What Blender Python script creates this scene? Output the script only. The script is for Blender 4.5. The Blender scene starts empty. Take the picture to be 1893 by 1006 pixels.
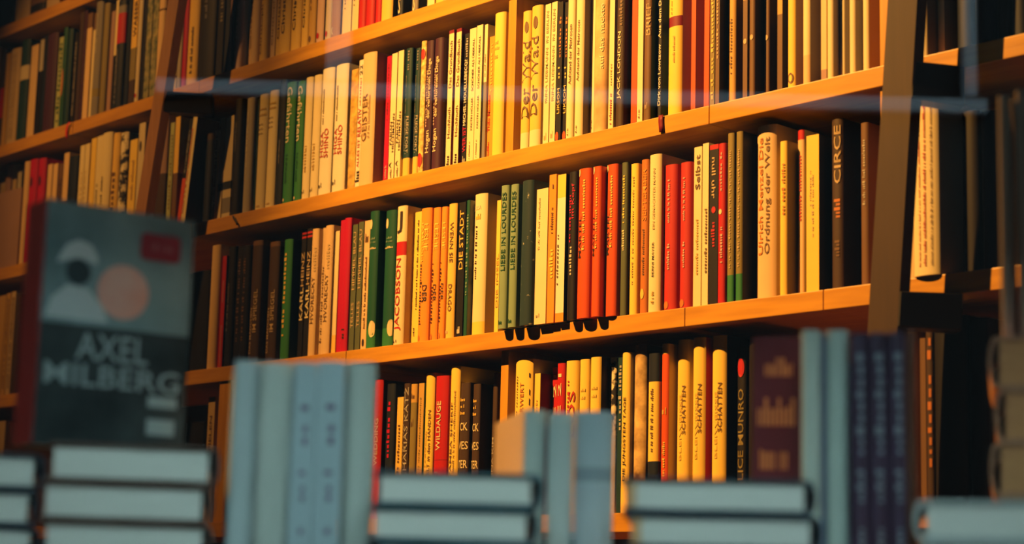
import bpy, bmesh, math, random
from mathutils import Vector, Matrix

random.seed(7)
scene = bpy.context.scene
COL = scene.collection

# ------------------------------------------------------------------ camera
W, H, F, SH = 1893.0, 1006.0, 3400.0, 60.0
YAW, PITCH, ROLL = 0.81478692, 0.15969342, 0.02549584
Z3 = 1.734                                    # height of the third shelf board
CAM = Vector((0.0, -2.02563735, Z3 - 0.43407984))
fw = Vector((-math.sin(YAW) * math.cos(PITCH), math.cos(YAW) * math.cos(PITCH), math.sin(PITCH)))
r0 = Vector((math.cos(YAW), math.sin(YAW), 0))
u0 = r0.cross(fw)
RT = r0 * math.cos(ROLL) + u0 * math.sin(ROLL)
UP = -r0 * math.sin(ROLL) + u0 * math.cos(ROLL)
FH = Vector((-math.sin(YAW), math.cos(YAW), 0))   # level viewing direction
RH = r0.copy()                                    # level direction to the right
cam_data = bpy.data.cameras.new('camera')
cam = bpy.data.objects.new('camera', cam_data)
COL.objects.link(cam)
m3 = Matrix((RT, UP, -fw)).transposed()
cam.matrix_world = Matrix.Translation(CAM) @ m3.to_4x4()
cam_data.sensor_fit = 'HORIZONTAL'
cam_data.sensor_width = 36.0
cam_data.lens = F * 36.0 / W
cam_data.shift_y = SH / W
cam_data.clip_start = 0.05
cam_data.dof.use_dof = True
cam_data.dof.focus_distance = 2.95
cam_data.dof.aperture_fstop = 4.0
scene.camera = cam

# ------------------------------------------------------------------ world, lamps, exposure
world = bpy.data.worlds.new('overcast_dusk')
scene.world = world
world.use_nodes = True
world.node_tree.nodes['Background'].inputs[0].default_value = (0.58, 0.88, 0.90, 1)
world.node_tree.nodes['Background'].inputs[1].default_value = 13.5
scene.view_settings.view_transform = 'Standard'
scene.view_settings.look = 'None'
scene.view_settings.gamma = 1.0
scene.view_settings.exposure = 0.0
scene.view_settings.use_curve_mapping = False
scene.cycles.diffuse_bounces = 1
scene.cycles.caustics_reflective = False
scene.cycles.caustics_refractive = False


def ray(px, py):
    return RT * ((px - W / 2) / F) - UP * ((py - H / 2 - SH) / F) + fw


def hit_y(px, py, y):
    d = ray(px, py)
    return CAM + d * ((y - CAM.y) / d.y)


def hit_d(px, py, dist):                       # plane square to the level view direction
    d = ray(px, py)
    return CAM + d * (dist / d.dot(FH))


def proj(P):
    d = P - CAM
    z = d.dot(fw)
    return (W / 2 + F * d.dot(RT) / z, H / 2 + SH - F * d.dot(UP) / z)


def shelf_z(k):
    return Z3 + 0.30 * (3 - k)


def line_y(k, px):
    a = proj(Vector((-2, 0, shelf_z(k))))
    b = proj(Vector((-3, 0, shelf_z(k))))
    return a[1] + (px - a[0]) * (b[1] - a[1]) / (b[0] - a[0])


def spot(name, loc, target, power, color, size_deg, blend, radius):
    L = bpy.data.lights.new(name, 'SPOT')
    L.energy = power
    L.color = color
    L.spot_size = math.radians(size_deg)
    L.spot_blend = blend
    L.shadow_soft_size = radius
    o = bpy.data.objects.new(name, L)
    COL.objects.link(o)
    o.location = loc
    o.rotation_euler = (Vector(target) - Vector(loc)).to_track_quat('-Z', 'Y').to_euler()
    return o


WARM = (1.0, 0.465, 0.095)
T1 = hit_y(1140, 360, 0.0)
L1 = T1 + Vector((-0.62, -1.18, 1.22)) * 1.55
spot('ceiling_spotlight', L1, T1, 1380, WARM, 43, 1.0, 0.018)
T2 = hit_y(215, 390, 0.0)
L2 = T2 + Vector((-0.45, -1.05, 1.22)) * 1.3
spot('ceiling_spotlight', L2, T2, 185, (1.0, 0.44, 0.08), 40, 1.0, 0.018)
T3 = CAM + FH * 1.5 + Vector((0, 0, 0.1))
L3 = T3 + FH * 1.15 - RH * 1.35 + Vector((0, 0, 2.1))
spot('ceiling_spotlight', L3, T3, 700, WARM, 34, 0.8, 0.018)

# ------------------------------------------------------------------ materials
MATS = {}


def nodes_of(m):
    m.use_nodes = True
    nt = m.node_tree
    return nt, nt.nodes['Principled BSDF']


def paper(col, rough=0.5, spec=0.22, var=0.10):
    key = ('p', tuple(round(c, 3) for c in col), rough, spec)
    if key in MATS:
        return MATS[key]
    m = bpy.data.materials.new('printed_jacket')
    nt, b = nodes_of(m)
    tc = nt.nodes.new('ShaderNodeTexCoord')
    nz = nt.nodes.new('ShaderNodeTexNoise')
    nz.inputs['Scale'].default_value = 22
    nz.inputs['Detail'].default_value = 4
    ramp = nt.nodes.new('ShaderNodeMapRange')
    ramp.inputs['To Min'].default_value = 1 - var
    ramp.inputs['To Max'].default_value = 1 + var
    mul = nt.nodes.new('ShaderNodeVectorMath')
    mul.operation = 'SCALE'
    mul.inputs[0].default_value = tuple(c * 0.8 for c in col)
    nt.links.new(tc.outputs['Object'], nz.inputs['Vector'])
    nt.links.new(nz.outputs['Fac'], ramp.inputs['Value'])
    nt.links.new(ramp.outputs['Result'], mul.inputs['Scale'])
    nt.links.new(mul.outputs['Vector'], b.inputs['Base Color'])
    b.inputs['Roughness'].default_value = rough
    b.inputs['Specular IOR Level'].default_value = spec
    MATS[key] = m
    return m


def mottled(c1, c2, scale=18, name='mottled_jacket', rough=0.45, stretch=(1, 1, 1), lo=0.35, hi=0.65, detail=5):
    key = ('m', c1, c2, scale, stretch)
    if key in MATS:
        return MATS[key]
    m = bpy.data.materials.new(name)
    nt, b = nodes_of(m)
    tc = nt.nodes.new('ShaderNodeTexCoord')
    mp = nt.nodes.new('ShaderNodeMapping')
    mp.inputs['Scale'].default_value = stretch
    nz = nt.nodes.new('ShaderNodeTexNoise')
    nz.inputs['Scale'].default_value = scale
    nz.inputs['Detail'].default_value = detail
    cr = nt.nodes.new('ShaderNodeValToRGB')
    cr.color_ramp.elements[0].position = lo
    cr.color_ramp.elements[0].color = (*c1, 1)
    cr.color_ramp.elements[1].position = hi
    cr.color_ramp.elements[1].color = (*c2, 1)
    nt.links.new(tc.outputs['Object'], mp.inputs['Vector'])
    nt.links.new(mp.outputs['Vector'], nz.inputs['Vector'])
    nt.links.new(nz.outputs['Fac'], cr.inputs['Fac'])
    nt.links.new(cr.outputs['Color'], b.inputs['Base Color'])
    b.inputs['Roughness'].default_value = rough
    b.inputs['Specular IOR Level'].default_value = 0.2
    MATS[key] = m
    return m


def foil(col):
    key = ('foil', col)
    if key not in MATS:
        m = mottled(tuple(c * .55 for c in col), tuple(min(1, c * 1.1) for c in col), 60, 'crinkled_gold_foil', .22)
        b = m.node_tree.nodes['Principled BSDF']
        b.inputs['Metallic'].default_value = 0.25
        nz = m.node_tree.nodes['Noise Texture']
        bp = m.node_tree.nodes.new('ShaderNodeBump')
        bp.inputs['Strength'].default_value = 0.9
        bp.inputs['Distance'].default_value = 0.004
        m.node_tree.links.new(nz.outputs['Fac'], bp.inputs['Height'])
        m.node_tree.links.new(bp.outputs['Normal'], b.inputs['Normal'])
        MATS[key] = m
    return MATS[key]


def wood(name, c1, c2, stretch=(1.2, 14, 14), rough=0.38):
    m = mottled(c1, c2, 7, name, rough, stretch, 0.25, 0.75, 8)
    b = m.node_tree.nodes['Principled BSDF']
    b.inputs['Specular IOR Level'].default_value = 0.35
    nz = m.node_tree.nodes['Noise Texture']
    bp = m.node_tree.nodes.new('ShaderNodeBump')
    bp.inputs['Strength'].default_value = 0.12
    bp.inputs['Distance'].default_value = 0.002
    m.node_tree.links.new(nz.outputs['Fac'], bp.inputs['Height'])
    m.node_tree.links.new(bp.outputs['Normal'], b.inputs['Normal'])
    return m


WOOD = wood('oiled_cherry_wood', (0.38, 0.172, 0.014), (0.56, 0.282, 0.024))
WOODV = wood('oiled_cherry_wood_upright', (0.38, 0.172, 0.014), (0.56, 0.282, 0.024), (14, 14, 1.2))
RAILW = wood('matt_brown_wood', (0.26, 0.125, 0.055), (0.36, 0.175, 0.08), (14, 14, 1.2), 0.55)
POSTW = wood('shade_toned_post_wood', (0.024, 0.010, 0.004), (0.038, 0.017, 0.007), (14, 14, 1.3), 0.6)  # brown wood darkened in colour: the post's shade is put into it
BLACK = paper((0.010, 0.010, 0.012), 0.5, 0.3)
BACKP = paper((0.022, 0.018, 0.018), 0.7, 0.2)
PAGES = mottled((0.70, 0.66, 0.56), (0.80, 0.76, 0.66), 30, 'paper_page_edges', 0.8, (1, 1, 60), 0.3, 0.7)
PAGESF = mottled((0.66, 0.66, 0.60), (0.78, 0.78, 0.72), 30, 'paper_page_edges_flat', 0.8, (1, 1, 40), 0.3, 0.7)
PLASTER = paper((0.10, 0.085, 0.075), 0.9, 0.1)
FLOORM = wood('dark_floorboards', (0.06, 0.035, 0.02), (0.10, 0.055, 0.03), (1, 9, 9), 0.5)

# named colours of the book jackets
C = dict(
    cream=(0.78, 0.66, 0.40), white=(0.80, 0.74, 0.58), tan=(0.55, 0.40, 0.22), ochre=(0.55, 0.33, 0.08),
    yellow=(0.86, 0.60, 0.10), gold=(0.80, 0.52, 0.10), orange=(0.86, 0.30, 0.03), rust=(0.52, 0.17, 0.03),
    vermil=(0.66, 0.085, 0.010), red=(0.47, 0.014, 0.016), crimson=(0.50, 0.008, 0.05), wine=(0.20, 0.015, 0.03),
    green=(0.035, 0.20, 0.07), dgreen=(0.012, 0.085, 0.055), sage=(0.22, 0.32, 0.22), olive=(0.24, 0.19, 0.06),
    teal=(0.012, 0.045, 0.055), navy=(0.012, 0.018, 0.035), black=(0.012, 0.011, 0.013), brown=(0.16, 0.085, 0.04),
    dbrown=(0.06, 0.035, 0.022), grey=(0.22, 0.20, 0.19), lgrey=(0.42, 0.38, 0.34), plum=(0.06, 0.018, 0.04),
    mauve=(0.36, 0.22, 0.20), pink=(0.60, 0.40, 0.36), greygreen=(0.10, 0.12, 0.07), pgreen=(0.40, 0.44, 0.20),
    ink=(0.035, 0.022, 0.02), peach=(0.72, 0.50, 0.28), pale=(0.62, 0.52, 0.36), lightred=(0.50, 0.032, 0.026),
)


def col(c):
    return C[c] if isinstance(c, str) else c


# ------------------------------------------------------------------ mesh helpers
def link(name, mesh, parent=None, loc=None):
    o = bpy.data.objects.new(name, mesh)
    COL.objects.link(o)
    if parent is not None:
        o.parent = parent
    if loc is not None:
        o.location = loc
    return o


def empty(name, loc=(0, 0, 0)):
    o = bpy.data.objects.new(name, None)
    o.empty_display_size = 0.02
    COL.objects.link(o)
    o.location = loc
    return o


def tag(o, label=None, cat=None, group=None, kind=None):
    if label:
        o['label'] = label
    if cat:
        o['category'] = cat
    if group:
        o['group'] = group
    if kind:
        o['kind'] = kind
    return o


def mesh_from(name, verts, faces, mats, fm=None, smooth=False):
    me = bpy.data.meshes.new(name)
    me.from_pydata([tuple(v) for v in verts], [], faces)
    for m in mats:
        me.materials.append(m)
    if fm:
        for i, p in enumerate(me.polygons):
            p.material_index = fm[i]
    if smooth:
        for p in me.polygons:
            p.use_smooth = True
    me.update()
    return me


def box_mesh(name, x0, x1, y0, y1, z0, z1, mat, bevel=0.0):
    bm = bmesh.new()
    v = [bm.verts.new((x, y, z)) for z in (z0, z1) for y in (y0, y1) for x in (x0, x1)]
    for f in ((0, 2, 3, 1), (4, 5, 7, 6), (0, 1, 5, 4), (1, 3, 7, 5), (3, 2, 6, 7), (2, 0, 4, 6)):
        bm.faces.new([v[i] for i in f])
    if bevel:
        bmesh.ops.bevel(bm, geom=bm.edges[:], offset=bevel, segments=2, affect='EDGES', profile=0.6)
    bmesh.ops.recalc_face_normals(bm, faces=bm.faces)
    me = bpy.data.meshes.new(name)
    bm.to_mesh(me)
    bm.free()
    me.materials.append(mat)
    return me


def hexa(name, a, b, mat):
    """prism between two quads (4 points each)"""
    v = list(a) + list(b)
    f = [(3, 2, 1, 0), (4, 5, 6, 7)] + [(i, (i + 1) % 4, 4 + (i + 1) % 4, 4 + i) for i in range(4)]
    me = mesh_from(name, v, f, [mat])
    bm = bmesh.new()
    bm.from_mesh(me)
    bmesh.ops.bevel(bm, geom=bm.edges[:], offset=0.0015, segments=1, affect='EDGES')
    bmesh.ops.recalc_face_normals(bm, faces=bm.faces)
    bm.to_mesh(me)
    bm.free()
    return me


# ------------------------------------------------------------------ lettering
GLYPHS = {}


def word_mesh(s):
    """2-D triangles of a word, scaled to a unit box"""
    if s in GLYPHS:
        return GLYPHS[s]
    if s.startswith('~'):                       # print too small to read: a row of short marks
        n = int(s[1:] or 20)
        rnd = random.Random(n * 13 + 1)
        vs, fs, x = [], [], 0.0
        for i in range(n):
            if rnd.random() < 0.16:
                x += 0.7
            w = rnd.uniform(0.25, 0.6)
            h = rnd.choice((0.62, 0.62, 0.7, 1.0))
            k = len(vs)
            vs += [(x, 0), (x + w, 0), (x + w, h), (x, h)]
            fs.append((k, k + 1, k + 2, k + 3))
            x += w + 0.28
        vs = [(a / x, b) for a, b in vs]
    else:
        cu = bpy.data.curves.new('lettering', 'FONT')
        cu.body = s
        cu.resolution_u = 2
        cu.offset = 0.008
        o = bpy.data.objects.new('lettering', cu)
        COL.objects.link(o)
        dg = bpy.context.evaluated_depsgraph_get()
        me = o.evaluated_get(dg).to_mesh()
        vs = [(v.co.x, v.co.y) for v in me.vertices]
        fs = [tuple(p.vertices) for p in me.polygons]
        o.evaluated_get(dg).to_mesh_clear()
        bpy.data.objects.remove(o)
        bpy.data.curves.remove(cu)
        x0, x1 = min(v[0] for v in vs), max(v[0] for v in vs)
        y0, y1 = min(v[1] for v in vs), max(v[1] for v in vs)
        vs = [((a - x0) / (x1 - x0), (b - y0) / (y1 - y0)) for a, b in vs]
    GLYPHS[s] = (vs, fs)
    return GLYPHS[s]


def spine_y(x, w, bulge):
    t = max(-1.0, min(1.0, 2 * x / w))
    return -bulge * math.sqrt(max(0.0, 1 - (t * 0.97) ** 2)) if bulge else 0.0


def lettering(parent, w, h, bulge, spec):
    s, z0, z1, xf, sf, colr, d = spec
    if bulge and d != 'h':
        xf = max(sf / 2, min(1 - sf / 2, 0.15 + 0.82 * xf))   # titles sit on the crown of a rounded spine
    vs, fs = word_mesh(s)
    out = []
    for a, b in vs:
        if d == 'u':
            x = xf * w - w / 2 - (b - 0.5) * sf * w
            z = (z0 + (z1 - z0) * a) * h
        elif d == 'd':
            x = xf * w - w / 2 + (b - 0.5) * sf * w
            z = (z1 - (z1 - z0) * a) * h
        else:
            x = xf * w - w / 2 + (a - 0.5) * sf * w
            z = (z0 + (z1 - z0) * b) * h
        out.append((x, spine_y(x, w, bulge) - 0.0008, z))
    me = mesh_from('lettering', out, fs, [paper(col(colr), 0.5, 0.3, 0.04)])
    return link('lettering', me, parent)


def disc(parent, w, h, bulge, spec, name='emblem'):
    xf, zf, rx, rz, colr = spec
    n = 18
    vs = []
    for i in range(n):
        a = 2 * math.pi * i / n
        x = xf * w - w / 2 + rx * math.cos(a)
        x = max(-w / 2 + 0.0003, min(w / 2 - 0.0003, x))
        vs.append((x, spine_y(x, w, bulge) - 0.0007, zf * h + rz * math.sin(a)))
    me = mesh_from(name, vs, [tuple(range(n))], [paper(col(colr), 0.5, 0.3, 0.04)])
    return link(name, me, parent)


# ------------------------------------------------------------------ one book, upright, spine towards -Y
def book_body(root, w, h, depth, colr, hard, bands=(), cov=None, mat=None, covmat=None, bulge=None):
    if bulge is None:
        bulge = min(0.0075, w * 0.26) if hard else 0.0
    th = min(0.0022 if hard else 0.0009, w * 0.2)
    n = 9 if hard else 2
    xs = [-w / 2 + w * i / (n - 1) for i in range(n)]
    if hard:
        xs = [-w / 2 * math.cos(math.pi * i / (n - 1)) for i in range(n)]
    outer = [(-w / 2, depth)] + [(x, spine_y(x, w, bulge) + (0.0 if hard else 0)) for x in xs] + [(w / 2, depth)]
    inner = [(w / 2 - th, depth), (w / 2 - th, th + 0.001), (-w / 2 + th, th + 0.001), (-w / 2 + th, depth)]
    prof = outer + inner
    zs = [0.0]
    cols = []
    cur = 0.0
    for b0, b1, bc in sorted(bands, key=lambda q: q[0]):
        if b0 > cur + 1e-4:
            zs.append(b0 * h)
            cols.append(None)
        zs.append(b1 * h)
        cols.append(bc)
        cur = b1
    if cur < 0.9999:
        zs.append(h)
        cols.append(None)
    base = mat or paper(col(colr))
    mats = [base, covmat or (paper(col(cov)) if cov else base)]
    mi = {}
    for bc in cols:
        if bc is not None and bc not in mi:
            mi[bc] = len(mats)
            mats.append(paper(col(bc)) if not isinstance(bc, bpy.types.Material) else bc)
    N = len(prof)
    vs, fs, fm = [], [], []
    for z in zs:
        zz = z
        vs += [(x, y, zz) for x, y in prof]
    for k in range(len(zs) - 1):
        for i in range(N):
            j = (i + 1) % N
            fs.append((k * N + i, k * N + j, (k + 1) * N + j, (k + 1) * N + i))
            side = i == 0 or i >= len(outer) - 2
            fm.append(1 if side and i == len(outer) - 2 and cov or (side and covmat) else (0 if cols[k] is None else mi[cols[k]]))
    # head and tail rims
    no = len(outer)
    top = (len(zs) - 1) * N
    for base_i, flip in ((0, True), (top, False)):
        L = [base_i + 0, base_i + 1, base_i + no + 2, base_i + no + 3]
        Rr = [base_i + no - 2, base_i + no - 1, base_i + no, base_i + no + 1]
        S = [base_i + i for i in range(1, no - 1)] + [base_i + no + 1, base_i + no + 2]
        for q in (L, Rr, S):
            fs.append(tuple(reversed(q)) if flip else tuple(q))
            fm.append(0)
    me = mesh_from('cover', vs, fs, mats, fm)
    bm = bmesh.new()
    bm.from_mesh(me)
    bmesh.ops.recalc_face_normals(bm, faces=bm.faces)
    for f in bm.faces:
        f.smooth = hard and abs(f.normal.z) < 0.5 and f.normal.y < -0.15
    for e in bm.edges:
        e.smooth = len(e.link_faces) == 2 and all(f.smooth for f in e.link_faces)
    bm.to_mesh(me)
    bm.free()
    cover = link('cover', me, root)
    ins = 0.003 if hard else 0.0006
    pg = box_mesh('pages', -w / 2 + th, w / 2 - th, th + 0.0012, depth - ins, ins, h - ins, PAGES)
    link('pages', pg, root)
    return bulge, cover


BOOKS = []


def add_book(root_name, X0, X1, y, z, h, colr, hard=False, lean=0.0, depth=0.14, bands=(), cov=None, texts=(),
             discs=(), mat=None, covmat=None, rot=0.0):
    w = max(0.004, X1 - X0)
    root = empty(root_name, ((X0 + X1) / 2, y, z))
    bulge, cover = book_body(root, w, h, depth, colr, hard, bands, cov, mat, covmat)
    for t in texts:
        lettering(cover, w, h, bulge, t)
    for d in discs:
        disc(cover, w, h, bulge, d)
    if lean:
        root.rotation_euler = (0, lean, 0)
        if lean > 0:
            root.location.z += math.sin(lean) * w / 2 + 0.0005
    return root


def height_at(X, y, z, ytop):
    a = proj(Vector((X, y, z)))[1]
    b = proj(Vector((X, y, z + 0.2)))[1]
    # perspective is mild: two secant steps
    h = 0.2 * (ytop - a) / (b - a)
    for _ in range(4):
        c = proj(Vector((X, y, z + h)))[1]
        h += (ytop - c) / ((b - a) / 0.2)
    return h


ALLROWS = []


def shelf_row(k, where, base_s, data, ym=None, gap_recess=True):
    """data rows: (left px, right px, top px or height in m, style, colour, short name, detail, options)"""
    z = shelf_z(k) + 0.0005
    rnd = random.Random(k * 100 + len(data))
    ents = []
    prev_r = None
    for row in data:
        xl, xr, top, st, colr, nm, det = row[:7]
        op = row[7] if len(row) > 7 else {}
        s = op.get('s')
        if s is None:
            s = base_s + rnd.uniform(-0.0022, 0.0022)
            if gap_recess and prev_r is not None and xl - prev_r > 4:
                s += min(0.022, (xl - prev_r) * 0.0010)
        yy = op.get('ym', ym)
        pl = (xl, yy if yy else line_y(k, xl))
        pr = (xr, yy if yy else line_y(k, xr))
        X0, X1 = hit_y(*pl, s).x, hit_y(*pr, s).x
        ents.append([X0, X1, s, top, st, colr, nm, det, op, xl])
        prev_r = xr
    for i, e in enumerate(ents):
        if i + 1 < len(ents):
            nx = ents[i + 1][0]
            if e[1] > nx - 0.0006:
                e[1] = nx - 0.0006
        X0, X1, s, top, st, colr, nm, det, op, xl = e
        if X1 - X0 < 0.004:
            X1 = X0 + 0.004
            if i + 1 < len(ents) and ents[i + 1][0] < X1 + .0005:
                ents[i + 1][0] = X1 + .0006
        h = top if isinstance(top, float) and top < 1 else height_at(X0, s, z, top)
        h = max(0.10, min(0.266, h))
        hard = st == 'h'
        lean = op.get('lean', 0.0)
        root = add_book('hardcover_book' if hard else 'paperback_book', X0, X1, s, z, h, colr, hard, lean,
                        op.get('depth', rnd.uniform(0.125, 0.15)), op.get('b', ()), op.get('cov'), op.get('t', ()),
                        op.get('d', ()), op.get('mat'), op.get('covmat'))
        ALLROWS.append((root, where, i, nm, det, [q[6] for q in ents]))
    return ents


def label_books():
    used = set()
    for root, where, i, nm, det, names in ALLROWS:
        prv = names[i - 1] if i else None
        nxt = names[i + 1] if i + 1 < len(names) else None
        cands = []
        if det:
            cands.append(f'{nm} {det}, {where}' if names.count(nm) == 1 else None)
            if prv:
                cands.append(f'{nm} {det}, right of {prv}, {where}')
            if nxt:
                cands.append(f'{nm} {det}, left of {nxt}, {where}')
        if prv and nxt:
            cands.append(f'{nm} between {prv} and {nxt}, {where}')
        if nxt:
            cands.append(f'{nm} just left of {nxt}, {where}')
        if prv:
            cands.append(f'{nm} just right of {prv}, {where}')
        done = False
        for c in cands:
            if c and c not in used and 4 <= len(c.replace(',', '').split()) <= 16:
                used.add(c)
                root['label'] = c
                done = True
                break
        if not done:
            n = i + 1
            suf = {1: 'st', 2: 'nd', 3: 'rd'}.get(n % 10 if n % 100 not in (11, 12, 13) else 0, 'th')
            c = f'{nm}, {n}{suf} book from the left, {where}'
            used.add(c)
            root['label'] = c
        root['category'] = 'book'
        root['group'] = 'books, ' + where


# ------------------------------------------------------------------ room shell
def slab(name, pts, z0, z1, mat):
    n = len(pts)
    vs = [(p[0], p[1], z0) for p in pts] + [(p[0], p[1], z1) for p in pts]
    fs = [tuple(reversed(range(n))), tuple(range(n, 2 * n))] + [(i, (i + 1) % n, n + (i + 1) % n, n + i) for i in range(n)]
    me = mesh_from(name, vs, fs, [mat])
    bm = bmesh.new()
    bm.from_mesh(me)
    bmesh.ops.recalc_face_normals(bm, faces=bm.faces)
    bm.to_mesh(me)
    bm.free()
    return me


def at(d, t):                                   # level plan position: distance ahead of camera, offset to its right
    p = CAM + FH * d + RH * t
    return (p.x, p.y)


DW0, DW1 = 0.69, 0.77                            # outer and inner face of the shop-window wall
CEIL = 4.3
BACK = 0.26
tR = (BACK - (CAM + FH * DW1).y) / RH.y
cA = at(DW1, tR)
cB = at(DW1, -2.6)
cC = (-5.6, BACK)
room = [cA, cC, cB]
tag(link('floor', slab('floor', room, -0.05, 0.0, FLOORM)), kind='structure')
tag(link('ceiling', slab('ceiling', room, CEIL, CEIL + 0.06, PLASTER)), kind='structure')
tag(link('wall_back', slab('wall_back', [(cA[0] + .1, BACK), (cC[0], BACK), (cC[0], BACK + .06), (cA[0] + .1, BACK + .06)], 0, CEIL, PLASTER)), kind='structure')
dv = (Vector((cC[0], cC[1], 0)) - Vector((cB[0], cB[1], 0))).normalized()
nv = Vector((dv.y, -dv.x, 0)) * -0.06
tag(link('wall_left', slab('wall_left', [cB, cC, (cC[0] + nv.x, cC[1] + nv.y), (cB[0] + nv.x, cB[1] + nv.y)], 0, CEIL, PLASTER)), kind='structure')
OT, OZ0, OZ1 = 0.55, 1.24, 2.05                  # half width, sill and head of the window opening


def front_piece(name, t0, t1, z0, z1):
    tag(link(name, slab(name, [at(DW0, t0), at(DW0, t1), at(DW1, t1), at(DW1, t0)], z0, z1, PLASTER)), kind='structure')


front_piece('wall_front', -2.6, -OT, 0, CEIL)
front_piece('wall_front', OT, tR, 0, CEIL)
front_piece('wall_front', -OT, OT, 0, OZ0)
front_piece('wall_front', -OT, OT, OZ1, CEIL)
# shop window
gm = bpy.data.materials.new('clear_window_glass')
gm.use_nodes = True
nt = gm.node_tree
for n_ in list(nt.nodes):
    nt.nodes.remove(n_)
out = nt.nodes.new('ShaderNodeOutputMaterial')
mx = nt.nodes.new('ShaderNodeMixShader')
tr = nt.nodes.new('ShaderNodeBsdfTransparent')
gl = nt.nodes.new('ShaderNodeBsdfGlossy')
gl.inputs['Roughness'].default_value = 0.0
fr = nt.nodes.new('ShaderNodeFresnel')
fr.inputs['IOR'].default_value = 1.52
nt.links.new(fr.outputs[0], mx.inputs[0])
nt.links.new(tr.outputs[0], mx.inputs[1])
nt.links.new(gl.outputs[0], mx.inputs[2])
nt.links.new(mx.outputs[0], out.inputs[0])
win = tag(empty('window_1', (*at(0.73, 0), OZ0)), kind='structure')
win.rotation_euler = (0, 0, YAW)
FRAME = paper((0.03, 0.035, 0.04), 0.4, 0.4)
hz = OZ1 - OZ0
link('pane', box_mesh('pane', -OT + .02, OT - .02, -0.003, 0.003, .02, hz - .02, gm), win)
for x0, x1, z0, z1 in ((-OT, -OT + .03, 0, hz), (OT - .03, OT, 0, hz), (-OT + .03, OT - .03, 0, .03), (-OT + .03, OT - .03, hz - .03, hz)):
    link('window_frame', box_mesh('window_frame', x0, x1, -.03, .03, z0, z1, FRAME, 0.003), win)
# street outside: pavement and the facade across it, which the pane mirrors
PAVE = paper((0.12, 0.12, 0.12), 0.9, 0.1)
tag(link('pavement', slab('pavement', [at(-7, -9), at(-7, 9), at(DW0, 9), at(DW0, -9)], -0.06, -0.005, PAVE)), kind='structure')
FACADE = paper((0.006, 0.006, 0.007), 0.9, 0.1)
PALE = paper((0.10, 0.10, 0.12), 0.6, 0.2)
tag(link('wall_street', slab('wall_street', [at(-6.3, -7), at(-6.3, 7), at(-6.0, 7), at(-6.0, -7)], 0, 5.2, FACADE)), kind='structure')
w2 = tag(empty('window_2', (*at(-5.98, 0), 3.345)), kind='structure')
w2.rotation_euler = (0, 0, YAW)
for x0, x1, z0, z1 in ((-1.5, 1.95, 0, .06), (-.80, -.70, .07, 1.4), (1.86, 1.91, .07, 1.4)):
    link('window_frame', box_mesh('window_frame', x0, x1, -.03, .05, z0, z1, PALE, 0.004), w2)

# ------------------------------------------------------------------ bookcase
case = tag(empty('bookcase', (-2.3, 0.12, 0)), 'long cherry wood bookcase filling the whole wall with rows of books', 'bookcase')
CX, CY = -2.3, 0.12
TH = 0.0285


def case_box(name, x0, x1, y0, y1, z0, z1, mat, bevel=0.0012):
    me = box_mesh(name, x0 - CX, x1 - CX, y0 - CY, y1 - CY, z0, z1, mat, bevel)
    return link(name, me, case)


joints = {1: [135, 369], 2: [357, 1311], 3: [640, 1266, 1522], 4: [700]}
XL, XR = -5.0, 0.3
for k in range(-1, 9):
    z = shelf_z(k)
    if z < 0.05:
        continue
    xs = [XL] + [hit_y(p, line_y(k, p), 0).x for p in joints.get(k, [900])] + [XR]
    for a, b in zip(xs[:-1], xs[1:]):
        case_box('shelf_board', a + 0.0007, b - 0.0007, 0.0, 0.235, z - TH, z, WOOD)
case_box('back_panel', XL, XR, 0.236, 0.256, 0.0, 3.05, BACKP)


def upright(k, pl, pr, ym, s):
    z = shelf_z(k)
    a, b = hit_y(pl, ym, s).x, hit_y(pr, ym, s).x
    case_box('upright', a, b, s, 0.234, z + 0.0003, z + 0.30 - TH - 0.0003, WOODV)


upright(2, 933.5, 948, 286, 0.008)
upright(3, 934, 948, 340, 0.165)
upright(4, 924, 938, 760, 0.022)
upright(4, 399, 421, 850, 0.004)
for k in (0, 1, 2, 3, 4, 5, 6, 7):
    z = shelf_z(k)
    x = hit_y(1622, 140, 0).x
    case_box('upright', x, x + 0.028, 0.006, 0.234, z + 0.0003, z + 0.30 - TH - 0.0003, WOODV)
    for x in (XL, XR - 0.03):
        case_box('upright', x, x + 0.028, 0.006, 0.234, z + 0.0003, z + 0.30 - TH - 0.0003, WOODV)

# ------------------------------------------------------------------ rails in front of the shelves
def edge_line(p0, p1, y):
    t = (y - p0[1]) / (p1[1] - p0[1])
    return p0[0] + (p1[0] - p0[0]) * t


def rail_depth(px, py, sh_px, sh_py, L):
    """distance of the rail from the shelf front so that its lamp shadow falls where the shelf shows it"""
    s1 = hit_y(sh_px, sh_py, 0)
    s2 = s1 + Vector((0, 0, 1))
    n = (s1 - L).cross(s2 - L)
    d = ray(px, py)
    t = (L - CAM).dot(n) / d.dot(n)
    return (CAM + d * t).y


def rail(name, le, re, ys, deps, thick, mat, label, cat):
    q = []
    for y, dp in zip(ys, deps):
        a = hit_y(edge_line(*le, y), y, dp)
        b = hit_y(edge_line(*re, y), y, dp)
        q.append([a, b, b + Vector((0, thick, 0)), a + Vector((0, thick, 0))])
    base = q[1][0]
    root = empty(name, base)
    me = hexa('rail', [v - base for v in q[1]], [v - base for v in q[0]], mat)
    link('rail', me, root)
    tag(root, label, cat)
    return root, base


def bracket(root, base, px, corner_px, yref, thick=0.03):
    P = hit_y(px[0], px[1], yref)
    D = (P - CAM).dot(FH)
    a = [hit_d(x, y, D) - base for x, y in corner_px]
    b = [v + FH * thick for v in a]
    link('bracket', hexa('bracket', a, b, BLACK), root)


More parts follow.
